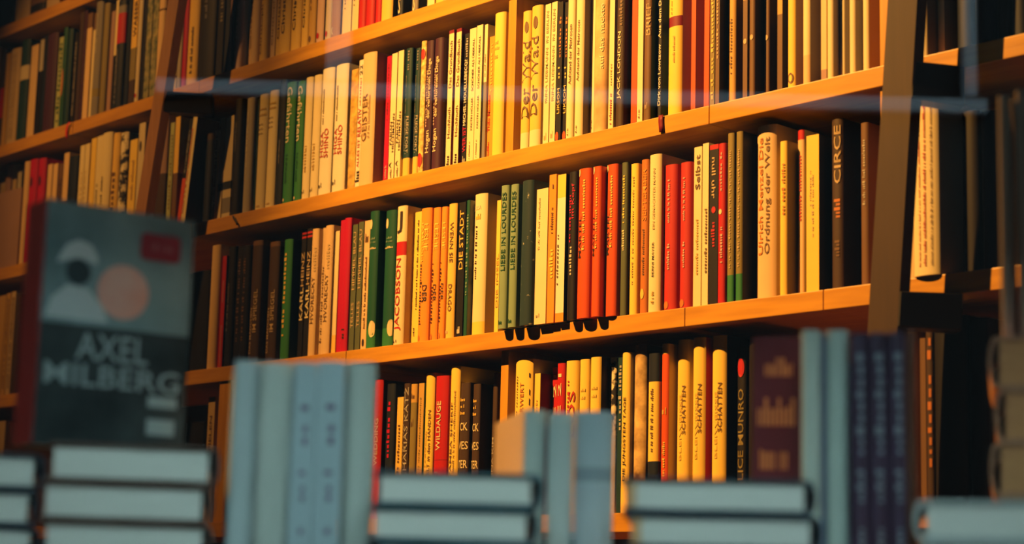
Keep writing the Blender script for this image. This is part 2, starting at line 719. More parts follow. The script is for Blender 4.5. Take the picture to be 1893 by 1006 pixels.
yl = rail_depth(290, 150, 396, 150, L2)
print('left rail depth', yl)
r1, b1 = rail('slanted_rail', ((311, 0), (253, 370)), ((331, 0), (273, 370)), (-160, 1010), (yl, yl), 0.02, RAILW,
              'slim slanted brown wooden rail standing before the left shelves', 'rail')
bracket(r1, b1, (306, 185), [(302, 168), (392, 173), (392, 212), (302, 205)], yl + 0.004)
yr = rail_depth(1634, 100, 1786, 100, L1)
print('right rail depth', yr)
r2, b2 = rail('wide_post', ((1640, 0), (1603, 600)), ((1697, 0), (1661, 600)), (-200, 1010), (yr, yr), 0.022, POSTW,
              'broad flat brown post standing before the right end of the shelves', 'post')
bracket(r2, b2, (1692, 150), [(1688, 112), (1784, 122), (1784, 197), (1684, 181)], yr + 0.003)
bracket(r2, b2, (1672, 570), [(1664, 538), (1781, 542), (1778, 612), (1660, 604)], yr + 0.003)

# ------------------------------------------------------------------ display table under the window
TABLE = 1.262
dt = tag(empty('display_table', (*at(1.45, 0), 0)), 'dark display table inside the shop window carrying the book stacks', 'table')
dt.rotation_euler = (0, 0, YAW)
TB = paper((0.03, 0.03, 0.035), 0.5, 0.3)
link('tabletop', box_mesh('tabletop', -.62, .62, -.50, .47, TABLE - .04, TABLE, TB, 0.003), dt)
for sx in (-1, 1):
    for sy in (-.46, .40):
        link('leg', box_mesh('leg', sx * .57 - .03, sx * .57 + .03, sy - .0, sy + .05, 0, TABLE - .04, TB, 0.002), dt)
# ------------------------------------------------------------------ the books, row by row
TANPHOTO = mottled((0.10, 0.05, 0.025), (0.66, 0.46, 0.20), 26, 'sepia_photo_jacket', 0.45)
TANPHOTO2 = mottled((0.36, 0.21, 0.10), (0.66, 0.45, 0.22), 20, 'tan_photo_jacket', 0.45)
MOSAIC = mottled((0.02, 0.02, 0.03), (0.66, 0.58, 0.42), 75, 'black_cream_pattern_jacket', 0.45, lo=0.44, hi=0.54)
GREENMIX = mottled((0.06, 0.09, 0.06), (0.34, 0.30, 0.16), 60, 'speckled_green_jacket', 0.45)
GLITTER = mottled((0.40, 0.24, 0.07), (0.86, 0.62, 0.24), 160, 'glittering_cream_jacket', 0.3)
STARS = mottled((0.022, 0.042, 0.055), (0.30, 0.30, 0.26), 120, 'starry_navy_jacket', 0.4, lo=0.66, hi=0.74)
GOLDFOIL = foil((0.80, 0.50, 0.12))

U, D_, HZ = 'u', 'd', 'h'
# top left corner, above the first visible board
shelf_row(0, 'top left corner', 0.014, [
    (-22, 27, 0.20, 'h', 'navy', 'dark navy book', 'with a wide smooth spine'),
    (28, 55, 0.21, 'p', 'tan', 'tan book', 'with a plain spine'),
    (57, 84, 0.21, 'h', 'brown', 'brown book', 'with a dark rounded patch', {'b': ((0.03, 0.12, 'black'),)}),
    (86, 110, 0.2, 'p', 'tan', 'dim tan book', ''),
])
# upper row
shelf_row(1, 'upper row left of rail', 0.012, [
    (-30, -8, 95, 'h', 'brown', 'brown book', ''),
    (-7, 0, 90, 'p', 'dbrown', 'dark book', 'with a red band', {'b': ((0.3, 0.6, 'red'),)}),
    (1, 9, 100, 'p', 'ochre', 'slim ochre book', ''),
    (12, 30, 95, 'h', 'tan', 'wide tan book', 'with fine ribbed lines', {'t': (('~60', .05, .95, .35, .08, 'brown', U), ('~60', .05, .95, .65, .08, 'brown', U))}),
    (31, 47, 78, 'h', 'teal', 'dark teal book', 'with a pale label', {'b': ((0.60, 0.74, 'pale'),)}),
    (48, 61, 86, 'p', 'peach', 'peach cream book', 'tall and bright', {'b': ((0.0, 0.9, 'peach'),)}),
    (64, 71, 71, 'p', 'black', 'slim black book', 'with a pale upper half', {'b': ((0.66, 0.98, 'lgrey'),)}),
    (72, 79, 66, 'p', 'navy', 'slim navy book', ''),
    (80, 99, 67, 'h', 'plum', 'dark plum book', 'with a brownish top'),
    (100, 108, 70, 'p', 'pgreen', 'pale green book', 'with green lettering blocks', {'t': (('~16', .08, .95, .5, .6, 'dgreen', U),)}),
    (109, 116, 53, 'h', 'dgreen', 'dark green book', 'with an orange oval', {'d': ((0.5, 0.45, 0.0035, 0.033, 'rust'),)}),
    (118, 128, 56, 'h', 'teal', 'black teal book', ''),
    (129, 135, 61, 'p', 'black', 'slim black book', 'with tiny white lettering', {'t': (('~44', .1, .9, .5, .35, 'lgrey', U),)}),
    (137, 144, 24, 'p', 'dbrown', 'tall dark brown book', ''),
    (145, 150, 18, 'p', 'plum', 'tall thin plum book', '', {'t': (('~30', .1, .8, .5, .3, 'brown', U),)}),
    (151, 160, 26, 'p', 'peach', 'bright cream book', 'with shelf shade painted on top', {'b': ((0.86, 1.0, 'brown'),)}),  # brown top band is the shadow of the board above, painted on
    (163, 167, 25, 'p', 'cream', 'thin cream book', '', {'b': ((0.84, 1.0, 'brown'),)}),  # same board shadow painted as a brown band at the top
    (169, 182, 4, 'h', 'grey', 'grey book', 'with pale lettering', {'t': (('~20', .55, .9, .4, .3, 'lgrey', U),), 'b': ((0.17, 0.24, 'olive'),)}),
    (184, 194, 9, 'h', 'olive', 'olive book', ''),
    (196, 203, 22, 'p', 'mauve', 'mauve book', ''),
    (204, 209, 1, 'p', 'black', 'thin two tone book', 'cream above black', {'b': ((0.5, 1.0, 'cream'),)}),
    (210, 225, 5, 'h', 'navy', 'navy book', 'with a red upper block', {'b': ((0.60, 0.88, 'red'), (0.88, 0.95, 'grey')), 't': (('~30', .05, .55, .3, .12, 'lgrey', U),)}),
    (227, 234, 2, 'p', 'navy', 'plain navy book', ''),
    (236, 247, -14, 'p', 'gold', 'yellow green book', 'with black capital title', {'b': ((0.0, 0.22, 'dbrown'), (0.22, 0.5, 'olive')), 't': (('WASSER', .60, .92, .6, .6, 'ink', U),)}),
    (249, 256, -20, 'h', 'pale', 'pale yellow book', 'with a small red mark', {'d': ((0.5, 0.07, 0.003, 0.005, 'red'),)}),
    (258, 263, -12, 'p', 'black', 'thin black book', ''),
    (264, 273, -10, 'p', 'pgreen', 'speckled green book', 'with rows of print', {'mat': GREENMIX}),
    (275, 285, -10, 'p', 'pgreen', 'speckled grey book', 'beside the rail', {'mat': GREENMIX}),
    (288, 300, -15, 'h', 'peach', 'orange tan book', 'half behind the rail', {'b': ((0.80, 0.82, 'brown'),)}),
])
shelf_row(1, 'upper row right of rail', 0.012, [
    (307, 315, 0.235, 'p', 'yellow', 'yellow cream book', '', {'b': ((0.12, 0.14, 'brown'),)}),
    (316, 325, 0.236, 'p', 'cream', 'cream book', 'with dark small title', {'b': ((0.12, 0.14, 'brown'),), 't': (('~26', .22, .62, .5, .4, 'ink', U),)}),
    (327, 334, 0.23, 'h', 'lgrey', 'grey book', ''),
    (336, 344, 0.24, 'h', 'wine', 'dark red book', '', {'b': ((0, 1, 'crimson'),)}),
    (346, 365, 0.24, 'h', 'gold', 'wide golden book', 'with slender black title', {'t': (('~24', .10, .52, .5, .22, 'ink', U),)}),
    (367, 396, 0.235, 'h', 'black', 'wide black book', 'with faint grey letters', {'t': (('~14', .55, .8, .35, .2, 'grey', U),)}),
    (398, 409, 0.24, 'p', 'black', 'black book', 'with ochre letters', {'t': (('~14', .45, .95, .5, .6, 'olive', U),)}),
    (412, 420, 0.235, 'p', 'navy', 'navy book', ''),
    (421, 425, 0.235, 'p', 'mauve', 'thin mauve book', '', {'cov': 'navy'}),
    (427, 433, 0.23, 'p', 'navy', 'slim dark blue book', ''),
    (434, 448, 0.24, 'h', 'pink', 'pinkish cream book', 'with grey cover', {'t': (('~40', .15, .9, .25, .2, 'brown', U),), 'cov': 'lgrey'}),
    (461, 479, 0.24, 'h', 'peach', 'broad peach book', 'with brown print', {'t': (('~40', .15, .9, .2, .16, 'brown', U),)}),
    (481, 496, 0.24, 'h', 'gold', 'golden book', 'with dark script', {'t': (('Christoph Hein', .06, .72, .25, .3, 'ink', U),)}),
    (499, 507, 0.238, 'p', 'peach', 'slim peach book', 'with brown script', {'t': (('Christoph Hein', .12, .75, .4, .45, 'brown', U),)}),
    (509, 517, 0.238, 'p', 'gold', 'slim gold book', 'with black title', {'t': (('Christoph', .15, .62, .55, .6, 'ink', U),)}),
    (518, 537, 0.238, 'h', 'gold', 'wide gold book', 'with black title', {'t': (('Christoph', .17, .64, .45, .40, 'ink', U),)}),
    (539, 557, 0.238, 'h', 'gold', 'gold book', 'with large black title', {'t': (('Christoph', .17, .64, .45, .40, 'ink', U),)}),
    (558, 570, 0.238, 'h', 'gold', 'narrow gold book', 'with black title', {'t': (('Christoph', .17, .64, .45, .40, 'ink', U),)}),
    (571, 584, 0.238, 'h', 'ochre', 'ochre book', 'with tiny lettering', {'t': (('~30', .3, .9, .3, .2, 'brown', U),), 'd': ((.4, .06, .004, .006, 'brown'),)}),
    (586, 599, 0.238, 'h', 'pink', 'rosy book', 'with a red mark', {'d': ((.4, .06, .004, .006, 'red'),), 'cov': 'navy'}),
    (602, 613, 0.236, 'h', 'pale', 'pale rose book', 'with a pink mark', {'d': ((.4, .06, .003, .006, 'lightred'),)}),
    (614, 630, 0.24, 'h', 'mauve', 'mauve book', 'with white initial', {'t': (('K', .03, .09, .3, .3, 'white', HZ), ('~8', .5, .95, .5, .4, 'plum', U)), }),
    (632, 648, 0.238, 'p', 'cream', 'cream book', 'with tiny black script', {'t': (('~12', .22, .5, .25, .16, 'ink', U),)}),
    (650, 662, 0.238, 'p', 'cream', 'second cream book', 'with tiny black script', {'t': (('~12', .22, .5, .25, .2, 'ink', U),)}),
    (664, 677, 0.24, 'h', 'red', 'red book', 'first of three red'),
    (678, 694, 0.24, 'h', 'red', 'wide red book', 'middle of three red'),
    (695, 705, 0.24, 'h', 'red', 'narrow red book', 'last of three red'),
    (707, 727, 0.24, 'h', 'gold', 'yellow book', 'with a dark round cover shape', {'cov': 'black'}),
    (736, 746, 0.238, 'h', 'navy', 'dark blue book', 'with a gold squiggle', {'t': (('S', .05, .18, .5, .35, 'cream', HZ),)}),
    (763, 774, 0.238, 'h', 'grey', 'dark grey book', 'with a gold squiggle', {'t': (('S', .05, .18, .5, .35, 'cream', HZ),), 'cov': 'navy'}),
    (790, 803, 0.24, 'p', 'cream', 'bright cream book', 'at the frame edge'),
    (806, 820, 0.24, 'p', 'gold', 'honey yellow book', ''),
    (822, 838, 0.24, 'h', 'tan', 'tan book', ''),
    (840, 860, 0.24, 'h', 'brown', 'brown book', ''),
])
# second row
FRONT_BROWN = add_book('paperback_book', hit_y(-20, 470, 0.008).x, hit_y(32, 470, 0.008).x, 0.008, shelf_z(2) + 0.0005, 0.185, 'mauve', depth=0.022)
tag(FRONT_BROWN, 'brownish mauve book turned face out before the second row, far left', 'book', 'books, second row left of rail')
shelf_row(2, 'second row left of rail', 0.012, [
    (0, 9, 319, 'p', 'tan', 'short tan book', 'behind a face out book', {'s': 0.045}),
    (11, 21, 303, 'h', 'mauve', 'greyish rose book', '', {'s': 0.045}),
    (22, 29, 304, 'p', 'tan', 'slim tan book', '', {'s': 0.045}),
    (31, 38, 307, 'p', 'lgrey', 'slim grey book', '', {'s': 0.035}),
    (45, 54, 301, 'h', 'peach', 'brownish cream book', ''),
    (55, 69, 298, 'h', 'crimson', 'crimson book', 'with a dark emblem', {'d': ((.5, .78, .005, .012, 'plum'),)}),
    (71, 84, 296, 'h', 'crimson', 'second crimson book', 'with a dark emblem', {'d': ((.5, .78, .005, .012, 'plum'),)}),
    (86, 94, 305, 'p', 'peach', 'thin peach book', 'beside the crimson pair'),
    (96, 105, 304, 'p', 'peach', 'plain peach book', ''),
    (106, 114, 304, 'p', 'brown', 'brown grey book', '', {'t': (('~16', .1, .85, .5, .5, 'dbrown', U),)}),
    (115, 124, 284, 'p', 'peach', 'taller peach book', 'with a dark notch', {'b': ((0.45, 0.52, 'brown'),)}),
    (127, 142, 292, 'h', 'navy', 'dark navy book', ''),
    (144, 152, 270, 'p', 'cream', 'cream book', 'with thin pencil title', {'t': (('~18', .3, .75, .6, .2, 'ochre', U),)}),
    (153, 162, 267, 'p', 'cream', 'second cream book', 'touching the taller yellow one', {'t': (('~18', .3, .75, .3, .2, 'ochre', U),)}),
    (164, 173, 257, 'p', 'yellow', 'bright yellow book', ''),
    (174, 185, 253, 'p', 'cream', 'warm cream book', 'with black title', {'t': (('~12', .3, .58, .35, .25, 'ink', U),)}),
    (187, 204, 249, 'h', 'cream', 'broad cream book', 'with black title', {'t': (('~14', .25, .62, .2, .2, 'ink', U),)}),
    (207, 219, 249, 'h', 'gold', 'amber book', 'with large dark letters', {'t': (('~9', .2, .66, .4, .45, 'brown', U),)}),
    (221, 234, 248, 'h', 'black', 'black patterned book', 'with white blotches', {'mat': MOSAIC, 'covmat': paper(C['navy'])}),
    (236, 249, 260, 'p', 'yellow', 'vivid yellow book', 'with faint print', {'t': (('~20', .4, .8, .5, .4, 'ochre', U),)}),
    (251, 262, 229, 'p', 'pale', 'tall pale yellow book', 'touching the rail', {'d': ((.35, .8, .004, .012, 'ink'),)}),
], ym=358)
lean = 0.155
shelf_row(2, 'second row right of rail', 0.012, [
    (279, 306, 221, 'h', 'mauve', 'broad mauve book', 'with a dark picture base', {'b': ((0.0, 0.5, 'dbrown'),), 'ym': 360}),
    (309, 316, 228, 'p', 'pgreen', 'slim pale green book', '', {'t': (('~20', .2, .9, .5, .5, 'olive', U),), 'ym': 360}),
    (318, 326, 217, 'p', 'gold', 'amber orange book', 'behind two leaning books', {'b': ((0.0, 0.5, 'brown'),), 'ym': 360}),
    (327, 333, 0.225, 'p', 'black', 'thin black leaning book', 'with red foot', {'b': ((0.0, 0.45, 'vermil'),), 't': (('~28', .5, .9, .5, .4, 'lgrey', U),), 'lean': 0.125, 'ym': 402, 's': 0.004}),
    (334, 341, 0.226, 'p', 'cream', 'thin cream leaning book', 'with red foot stripe', {'t': (('~40', .1, .9, .2, .3, 'vermil', U),), 'cov': 'dbrown', 'lean': 0.125, 'ym': 402, 's': 0.004}),
    (376, 388, 250, 'h', 'navy', 'large navy book', 'with brown upper strip', {'b': ((0.93, 1.0, 'dbrown'),), 's': 0.03}),
    (390, 397, 242, 'p', 'tan', 'thin tan book', 'with vertical print', {'t': (('~44', .05, .95, .5, .5, 'brown', U),)}),
    (399, 407, 220, 'p', 'pale', 'thin pale book', 'with a dark band', {'b': ((0.28, 0.36, 'navy'),)}),
    (409, 424, 217, 'p', 'pale', 'pale grey book', 'with a dark band', {'b': ((0.28, 0.36, 'navy'), (0.05, 0.2, 'grey'))}),
    (428, 442, 186, 'h', 'black', 'tall black book', 'with faint grey print', {'t': (('~22', .55, .8, .3, .2, 'grey', U),)}),
    (450, 465, 184, 'h', 'lgrey', 'grey cream book', 'with white print', {'t': (('~22', .35, .9, .3, .14, 'white', U),)}),
    (468, 472, 184, 'p', 'teal', 'thin dark teal book', ''),
    (473, 490, 178, 'h', 'cream', 'yellow cream book', 'with brown header lines', {'t': (('~9', .86, .88, .5, .75, 'ochre', HZ), ('~9', .81, .83, .5, .75, 'ochre', HZ), ('~7', .73, .75, .4, .55, 'brown', HZ), ('~7', .69, .71, .4, .55, 'brown', HZ), ('~7', .65, .67, .4, .55, 'brown', HZ), ('~5', .025, .04, .45, .5, 'ochre', HZ))}),
    (492, 508, 171, 'h', 'cream', 'yellow cream twin', 'with brown header lines', {'t': (('~9', .88, .90, .5, .75, 'ochre', HZ), ('~9', .84, .86, .5, .75, 'ochre', HZ), ('~7', .76, .78, .4, .55, 'brown', HZ), ('~7', .72, .74, .4, .55, 'brown', HZ), ('~7', .68, .70, .4, .55, 'brown', HZ), ('~5', .025, .04, .45, .5, 'ochre', HZ))}),
    (510, 522, 150, 'h', 'navy', 'glossy black book', 'in shiny wrap', {'t': (('~20', .33, .52, .4, .2, 'grey', U),)}),
    (524, 541, 156, 'h', 'green', 'green book', 'with pale title reading down', {'t': (('Gefährten', .50, .96, .45, .5, 'white', D_), ('~24', .16, .40, .4, .22, 'dgreen', D_)), 'd': ((.3, .03, .0025, .003, 'cream'),)}),
    (544, 557, 153, 'h', 'green', 'second green book', 'with pale title reading down', {'t': (('Gefährten', .50, .96, .45, .6, 'white', D_), ('~24', .16, .40, .4, .25, 'dgreen', D_)), 'd': ((.3, .03, .0025, .003, 'cream'),)}),
    (559, 572, 146, 'h', 'cream', 'slim cream book', 'with light brown print', {'t': (('~18', .22, .44, .4, .3, 'ochre', U), ('~3', .05, .08, .35, .4, 'ink', HZ))}),
    (574, 588, 142, 'h', 'cream', 'second slim cream book', 'with light brown print', {'t': (('~18', .22, .44, .4, .3, 'ochre', U), ('~3', .05, .08, .35, .4, 'ink', HZ))}),
    (590, 612, 131, 'h', 'white', 'wide cream book', 'with large red letters', {'t': (('HIGA', .30, .50, .18, .30, 'lightred', U), ('SHINO', .29, .52, .62, .30, 'lightred', U), ('~26', .55, .84, .2, .14, 'brown', U), ('~3', .06, .10, .3, .3, 'ink', HZ))}),
    (615, 638, 124, 'h', 'white', 'second wide cream book', 'with large red letters', {'t': (('HIGA', .30, .50, .18, .30, 'lightred', U), ('SHINO', .29, .52, .62, .30, 'lightred', U), ('~26', .55, .84, .2, .14, 'brown', U), ('~3', .06, .10, .3, .3, 'ink', HZ))}),
    (642, 655, 130, 'p', 'gold', 'crinkled gold book', 'wrapped in shiny film', {'mat': GOLDFOIL, 'b': ((0, .999, GOLDFOIL),)}),
    (656, 664, 112, 'p', 'white', 'white book', 'with red handwritten title', {'t': (('ALLES IST', .16, .38, .5, .5, 'lightred', U), ('RELATIV', .40, .62, .5, .75, 'lightred', U), ('~18', .64, .86, .5, .3, 'lightred', U), ('22', .88, .96, .5, .6, 'ink', U), ('~4', .05, .14, .5, .9, 'ink', U))}),
    (665, 690, 103, 'h', 'peach', 'wide tan book', 'with large grey capitals', {'t': (('GEISTER', .33, .69, .30, .38, 'brown', U), ('~30', .35, .68, .66, .16, 'tan', U)), 'cov': 'mauve'}),
    (708, 716, 105, 'p', 'crimson', 'crimson book', 'with pink script', {'t': (('~16', .5, .95, .4, .3, 'wine', U), ('~10', .05, .15, .5, .4, 'pink', U))}),
    (717, 727, 100, 'p', 'cream', 'cream book', 'with black stacked capitals', {'t': (('FABIAN', .28, .46, .30, .36, 'ink', U), ('HISCHMANN', .22, .52, .72, .36, 'ink', U), ('(', .10, .14, .4, .5, 'ink', HZ), ('~8', .02, .09, .5, .3, 'brown', U))}),
    (729, 739, 95, 'p', 'cream', 'second cream book', 'with black stacked capitals', {'t': (('FABIAN', .28, .46, .30, .36, 'ink', U), ('HISCHMANN', .22, .52, .72, .36, 'ink', U), ('(', .10, .14, .4, .5, 'ink', HZ), ('~8', .02, .09, .5, .3, 'brown', U))}),
    (745, 757, 92, 'h', 'teal', 'dark teal book', 'with ochre foot block', {'b': ((0.0, 0.15, 'gold'),), 't': (('FLIEGE FORT,', .18, .47, .62, .36, 'lgrey', D_), ('~7', .82, .98, .6, .34, 'grey', D_), ('~40', .2, .8, .25, .16, 'grey', D_))}),
    (763, 772, 91, 'h', 'teal', 'second dark teal book', 'with ochre foot block', {'b': ((0.0, 0.15, 'gold'),), 't': (('FLIEGE FORT,', .18, .47, .66, .42, 'lgrey', D_), ('~7', .82, .98, .6, .36, 'grey', D_), ('~40', .2, .8, .25, .18, 'grey', D_))}),
    (773, 782, 78, 'h', 'peach', 'glittering cream book', 'with red circles', {'mat': GLITTER, 'd': ((.5, .90, .0055, .010, 'lightred'), (.5, .10, .0055, .013, 'lightred'))}),
    (784, 797, 78, 'h', 'plum', 'dark plum book', 'with curly white title', {'t': (('Hogan', .14, .31, .6, .55, 'cream', U), ('der verlorenen Dinge', .40, .86, .62, .45, 'cream', U), ('~20', .34, .78, .2, .2, 'pink', U))}),
    (799, 815, 74, 'h', 'plum', 'wider plum book', 'with curly white title', {'t': (('Hogan', .14, .31, .42, .5, 'cream', U), ('der verlorenen Dinge', .40, .86, .45, .42, 'cream', U), ('~20', .34, .78, .12, .16, 'pink', U))}),
    (823, 832, 57, 'p', 'cream', 'slim cream book', 'with maroon sides', {'t': (('Hochhuth', .22, .44, .5, .5, 'brown', U), ('Das Grundbuch', .58, .92, .5, .55, 'brown', U), ('~4', .03, .1, .5, .5, 'ink', U)), 'cov': 'wine', 'b': ((0.975, 1.0, 'wine'),)}),
    (837, 846, 54, 'p', 'cream', 'slim cream twin', 'with maroon sides', {'t': (('Hochhuth', .22, .44, .5, .5, 'brown', U), ('Das Grundbuch', .58, .92, .5, .55, 'brown', U), ('~4', .03, .1, .5, .5, 'ink', U)), 'cov': 'wine', 'b': ((0.975, 1.0, 'wine'),)}),
    (853, 861, 63, 'p', 'black', 'black book', 'with bold white capitals', {'t': (('WER IST', .10, .29, .5, .7, 'crimson', U), ('MICHEL HOUELLEBECQ?', .30, .80, .5, .7, 'white', U), ('~8', .82, .97, .5, .5, 'lgrey', U), ('~6', .01, .07, .5, .6, 'white', HZ))}),
    (862, 874, 54, 'p', 'cream', 'cream book', 'with two tier black print', {'t': (('KRISTIN HÖLLER', .24, .48, .6, .3, 'ink', U), ('SCHÖNER ALS ÜBERALL', .53, .92, .6, .36, 'ink', U), ('~12', .03, .16, .4, .2, 'brown', U))}),
    (875, 886, 48, 'p', 'cream', 'second cream book', 'with two tier black print', {'t': (('KRISTIN HÖLLER', .24, .48, .5, .3, 'ink', U), ('SCHÖNER ALS ÜBERALL', .53, .92, .5, .36, 'ink', U), ('~12', .03, .16, .4, .2, 'brown', U)), 'cov': 'lgrey'}),
    (890, 898, 46, 'p', 'cream', 'slim cream book', 'with grey lower half', {'b': ((0.0, 0.57, 'grey'),), 't': (('~14', .60, .78, .4, .3, 'brown', U),), 'cov': 'lgrey'}),
    (899, 909, 69, 'p', 'orange', 'orange book', 'with yellow lettering', {'t': (('~12', .55, .95, .5, .35, 'gold', U), ('Thilo Mischke', .22, .52, .3, .4, 'red', U), ('~8', .02, .14, .3, .3, 'red', U))}),
    (911, 931, 28, 'h', 'yellow', 'wide yellow book', 'with grey cover text', {'t': (('und', .78, .805, .3, .4, 'ochre', HZ), ('wieder', .74, .765, .35, .55, 'ochre', HZ), ('das', .68, .71, .3, .42, 'ochre', HZ))}),
    (957, 961.5, 62, 'h', 'teal', 'thin dark book', 'right of the wooden divider', {'t': (('~34', .42, .88, .6, .3, 'lgrey', U),)}),
    (963, 978, 24, 'h', 'gold', 'golden book', 'with large brown title', {'t': (('Der Wald', .22, .78, .55, .75, 'brown', U),), 'b': ((0.0, 0.12, 'cream'),), 'd': ((.6, .88, .004, .010, 'brown'),)}),
    (980, 1000, 15, 'h', 'gold', 'wider golden book', 'with large brown title', {'t': (('Der Wald', .22, .78, .4, .62, 'brown', U),), 'b': ((0.0, 0.12, 'cream'),), 'd': ((.5, .88, .005, .011, 'brown'),), 'cov': 'tan'}),
    (1003, 1013, 9, 'p', 'cream', 'slim cream book', 'with grey serif capitals', {'t': (('IRINA LIEBMANN  IN BERLIN', .30, .95, .45, .42, 'tan', U), ('~3', .04, .09, .45, .4, 'ochre', HZ))}),
    (1015, 1025, 5, 'p', 'cream', 'slim cream twin', 'with grey serif capitals', {'t': (('IRINA LIEBMANN  IN BERLIN', .30, .95, .45, .42, 'tan', U), ('~3', .04, .09, .45, .4, 'ochre', HZ))}),
    (1026, 1038, 5, 'p', 'black', 'black book', 'with orange oval emblem', {'t': (('LIKSOM', .20, .38, .5, .45, 'gold', U), ('~3', .45, .54, .5, .35, 'gold', U), ('~10', .6, .9, .6, .35, 'rust', U)), 'd': ((.35, .04, .0035, .008, 'vermil'),)}),
    (1039, 1046, 5, 'p', 'black', 'second black book', 'with orange oval emblem', {'t': (('LIKSOM', .20, .40, .5, .6, 'gold', U), ('~3', .45, .54, .5, .45, 'gold', U), ('~10', .6, .9, .6, .4, 'rust', U)), 'd': ((.5, .04, .0035, .008, 'vermil'),)}),
    (1047, 1060, 0.24, 'h', 'cream', 'pale yellow book', 'with italic grey title', {'t': (('Aufstand der Matrosen', .38, .80, .5, .35, 'brown', U), ('~6', .02, .08, .3, .2, 'brown', U))}),
    (1063, 1078, 0.242, 'h', 'cream', 'pale yellow twin', 'with italic grey title', {'t': (('Aufstand der Matrosen', .38, .80, .35, .3, 'brown', U), ('~6', .02, .08, .25, .2, 'brown', U)), 'cov': 'grey'}),
    (1090, 1097, 0.238, 'p', 'cream', 'very slim cream book', '', {'t': (('~6', .05, .12, .4, .3, 'brown', U),)}),
    (1099, 1122, 0.245, 'h', 'tan', 'tan photo book', 'with pale title', {'mat': TANPHOTO2, 't': (('auf das nackte', .42, .86, .66, .3, 'cream', U),)}),
    (1124, 1133, 0.245, 'p', 'cream', 'narrow cream book', 'with red foot lettering', {'t': (('~12', .04, .25, .45, .45, 'lightred', U), ('~8', .3, .45, .45, .3, 'ochre', U))}),
    (1139, 1153, 0.24, 'h', 'dbrown', 'dark brown book', 'with bold cream capitals', {'t': (('JACK LONDON', .20, .66, .5, .5, 'cream', U), ('~10', .7, .95, .55, .4, 'brown', U)), 'cov': 'black'}),
    (1166, 1176, 0.235, 'p', 'vermil', 'bright orange red book', ''),
    (1177, 1187, 0.24, 'p', 'cream', 'cream book', 'beside the orange red one', {'t': (('~6', .03, .1, .4, .3, 'brown', U),)}),
    (1191, 1203, 0.245, 'h', 'brown', 'dim brown book', 'with serif capitals', {'t': (('BRIEF AN', .56, .92, .6, .6, 'tan', U), ('~3', .08, .12, .5, .4, 'tan', HZ)), 'cov': 'teal'}),
    (1215, 1224, 0.245, 'h', 'black', 'black book', 'with white spine title', {'t': (('Dirk von Lowtzow', .10, .50, .5, .5, 'white', U), ('Aus dem Dachsbau', .54, .96, .5, .5, 'white', U)), 'cov': 'teal'}),
    (1237, 1262, 0.25, 'h', 'yellow', 'wide yellow book', 'with dark red band', {'b': ((0.58, 0.645, 'wine'),), 't': (('~20', .35, .52, .45, .15, 'ochre', U), ('~30', .66, .96, .2, .1, 'ochre', U)), 'cov': 'lgrey'}),
    (1277, 1285, 0.245, 'p', 'vermil', 'orange book', 'with grey cover', {'cov': 'mauve'}),
    (1301, 1310, 0.245, 'p', 'vermil', 'second orange book', 'with grey cover'),
    (1312, 1320, 0.245, 'p', 'olive', 'slim olive book', 'with yellow letters', {'t': (('~30', .05, .95, .5, .5, 'gold', U),)}),
    (1322, 1329, 0.245, 'p', 'brown', 'slim brown book', '', {'cov': 'black', 't': (('~20', .3, .8, .5, .4, 'tan', U),)}),
    (1347, 1361, 0.25, 'h', 'ochre', 'ochre book', 'with big yellow letters', {'t': (('~7', .68, .98, .5, .6, 'yellow', U), ('~16', .2, .55, .4, .25, 'brown', U)), 'cov': 'dbrown'}),
    (1373, 1381, 0.245, 'p', 'brown', 'narrow brown book', 'with a small star', {'d': ((.5, .38, .003, .004, 'tan'),), 'b': ((0.64, 1.0, 'ochre'),), 'cov': 'black'}),
    (1386, 1396, 0.245, 'h', 'brown', 'second brown book', 'with a small star', {'d': ((.5, .38, .003, .004, 'tan'),), 'b': ((0.64, 1.0, 'ochre'),), 'cov': 'black'}),
    (1414, 1423, 0.245, 'h', 'brown', 'third brown book', 'with a small star', {'d': ((.5, .38, .003, .004, 'tan'),), 'b': ((0.66, 1.0, 'ochre'),), 'cov': 'black'}),
    (1437, 1446, 0.245, 'p', 'brown', 'fourth brown book', 'with black cover', {'b': ((0.50, 1.0, 'ochre'),), 'cov': 'black'}),
    (1458, 1472, 0.25, 'h', 'yellow', 'yellow book', 'with a ring emblem', {'d': ((.45, .08, .005, .008, 'brown'), (.45, .08, .003, .005, 'yellow')), 'cov': 'mauve'}),
    (1486, 1499, 0.25, 'h', 'cream', 'cream book', 'with grey blue cover', {'cov': 'grey', 'b': ((0.0, 0.2, 'peach'),)}),
    (1518, 1528, 0.25, 'p', 'peach', 'peach book', 'with a dark red foot', {'b': ((0.0, 0.10, 'mauve'),)}),
    (1531, 1542, 0.25, 'h', 'cream', 'bright cream book', 'near the broad post', {'cov': 'lgrey'}),
    (1554, 1563, 0.25, 'h', 'cream', 'second bright cream book', 'near the broad post', {'cov': 'lgrey'}),
    (1572, 1583, 0.25, 'h', 'cream', 'third bright cream book', 'near the broad post', {'cov': 'lgrey'}),
    (1597, 1608, 0.25, 'h', 'cream', 'fourth bright cream book', 'near the broad post', {'cov': 'ochre'}),
])
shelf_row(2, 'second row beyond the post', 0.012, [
    (1702, 1716, 0.24, 'h', 'cream', 'slim cream book', 'nearer the post', {'cov': 'grey'}),
    (1735, 1747, 0.24, 'h', 'cream', 'slim cream book', 'with dark grey cover', {'cov': 'grey'}),
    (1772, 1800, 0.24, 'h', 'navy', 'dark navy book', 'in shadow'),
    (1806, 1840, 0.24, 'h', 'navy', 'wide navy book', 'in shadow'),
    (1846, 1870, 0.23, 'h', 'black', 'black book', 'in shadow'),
    (1874, 1900, 0.24, 'h', 'navy', 'navy book', 'at the frame edge'),
])
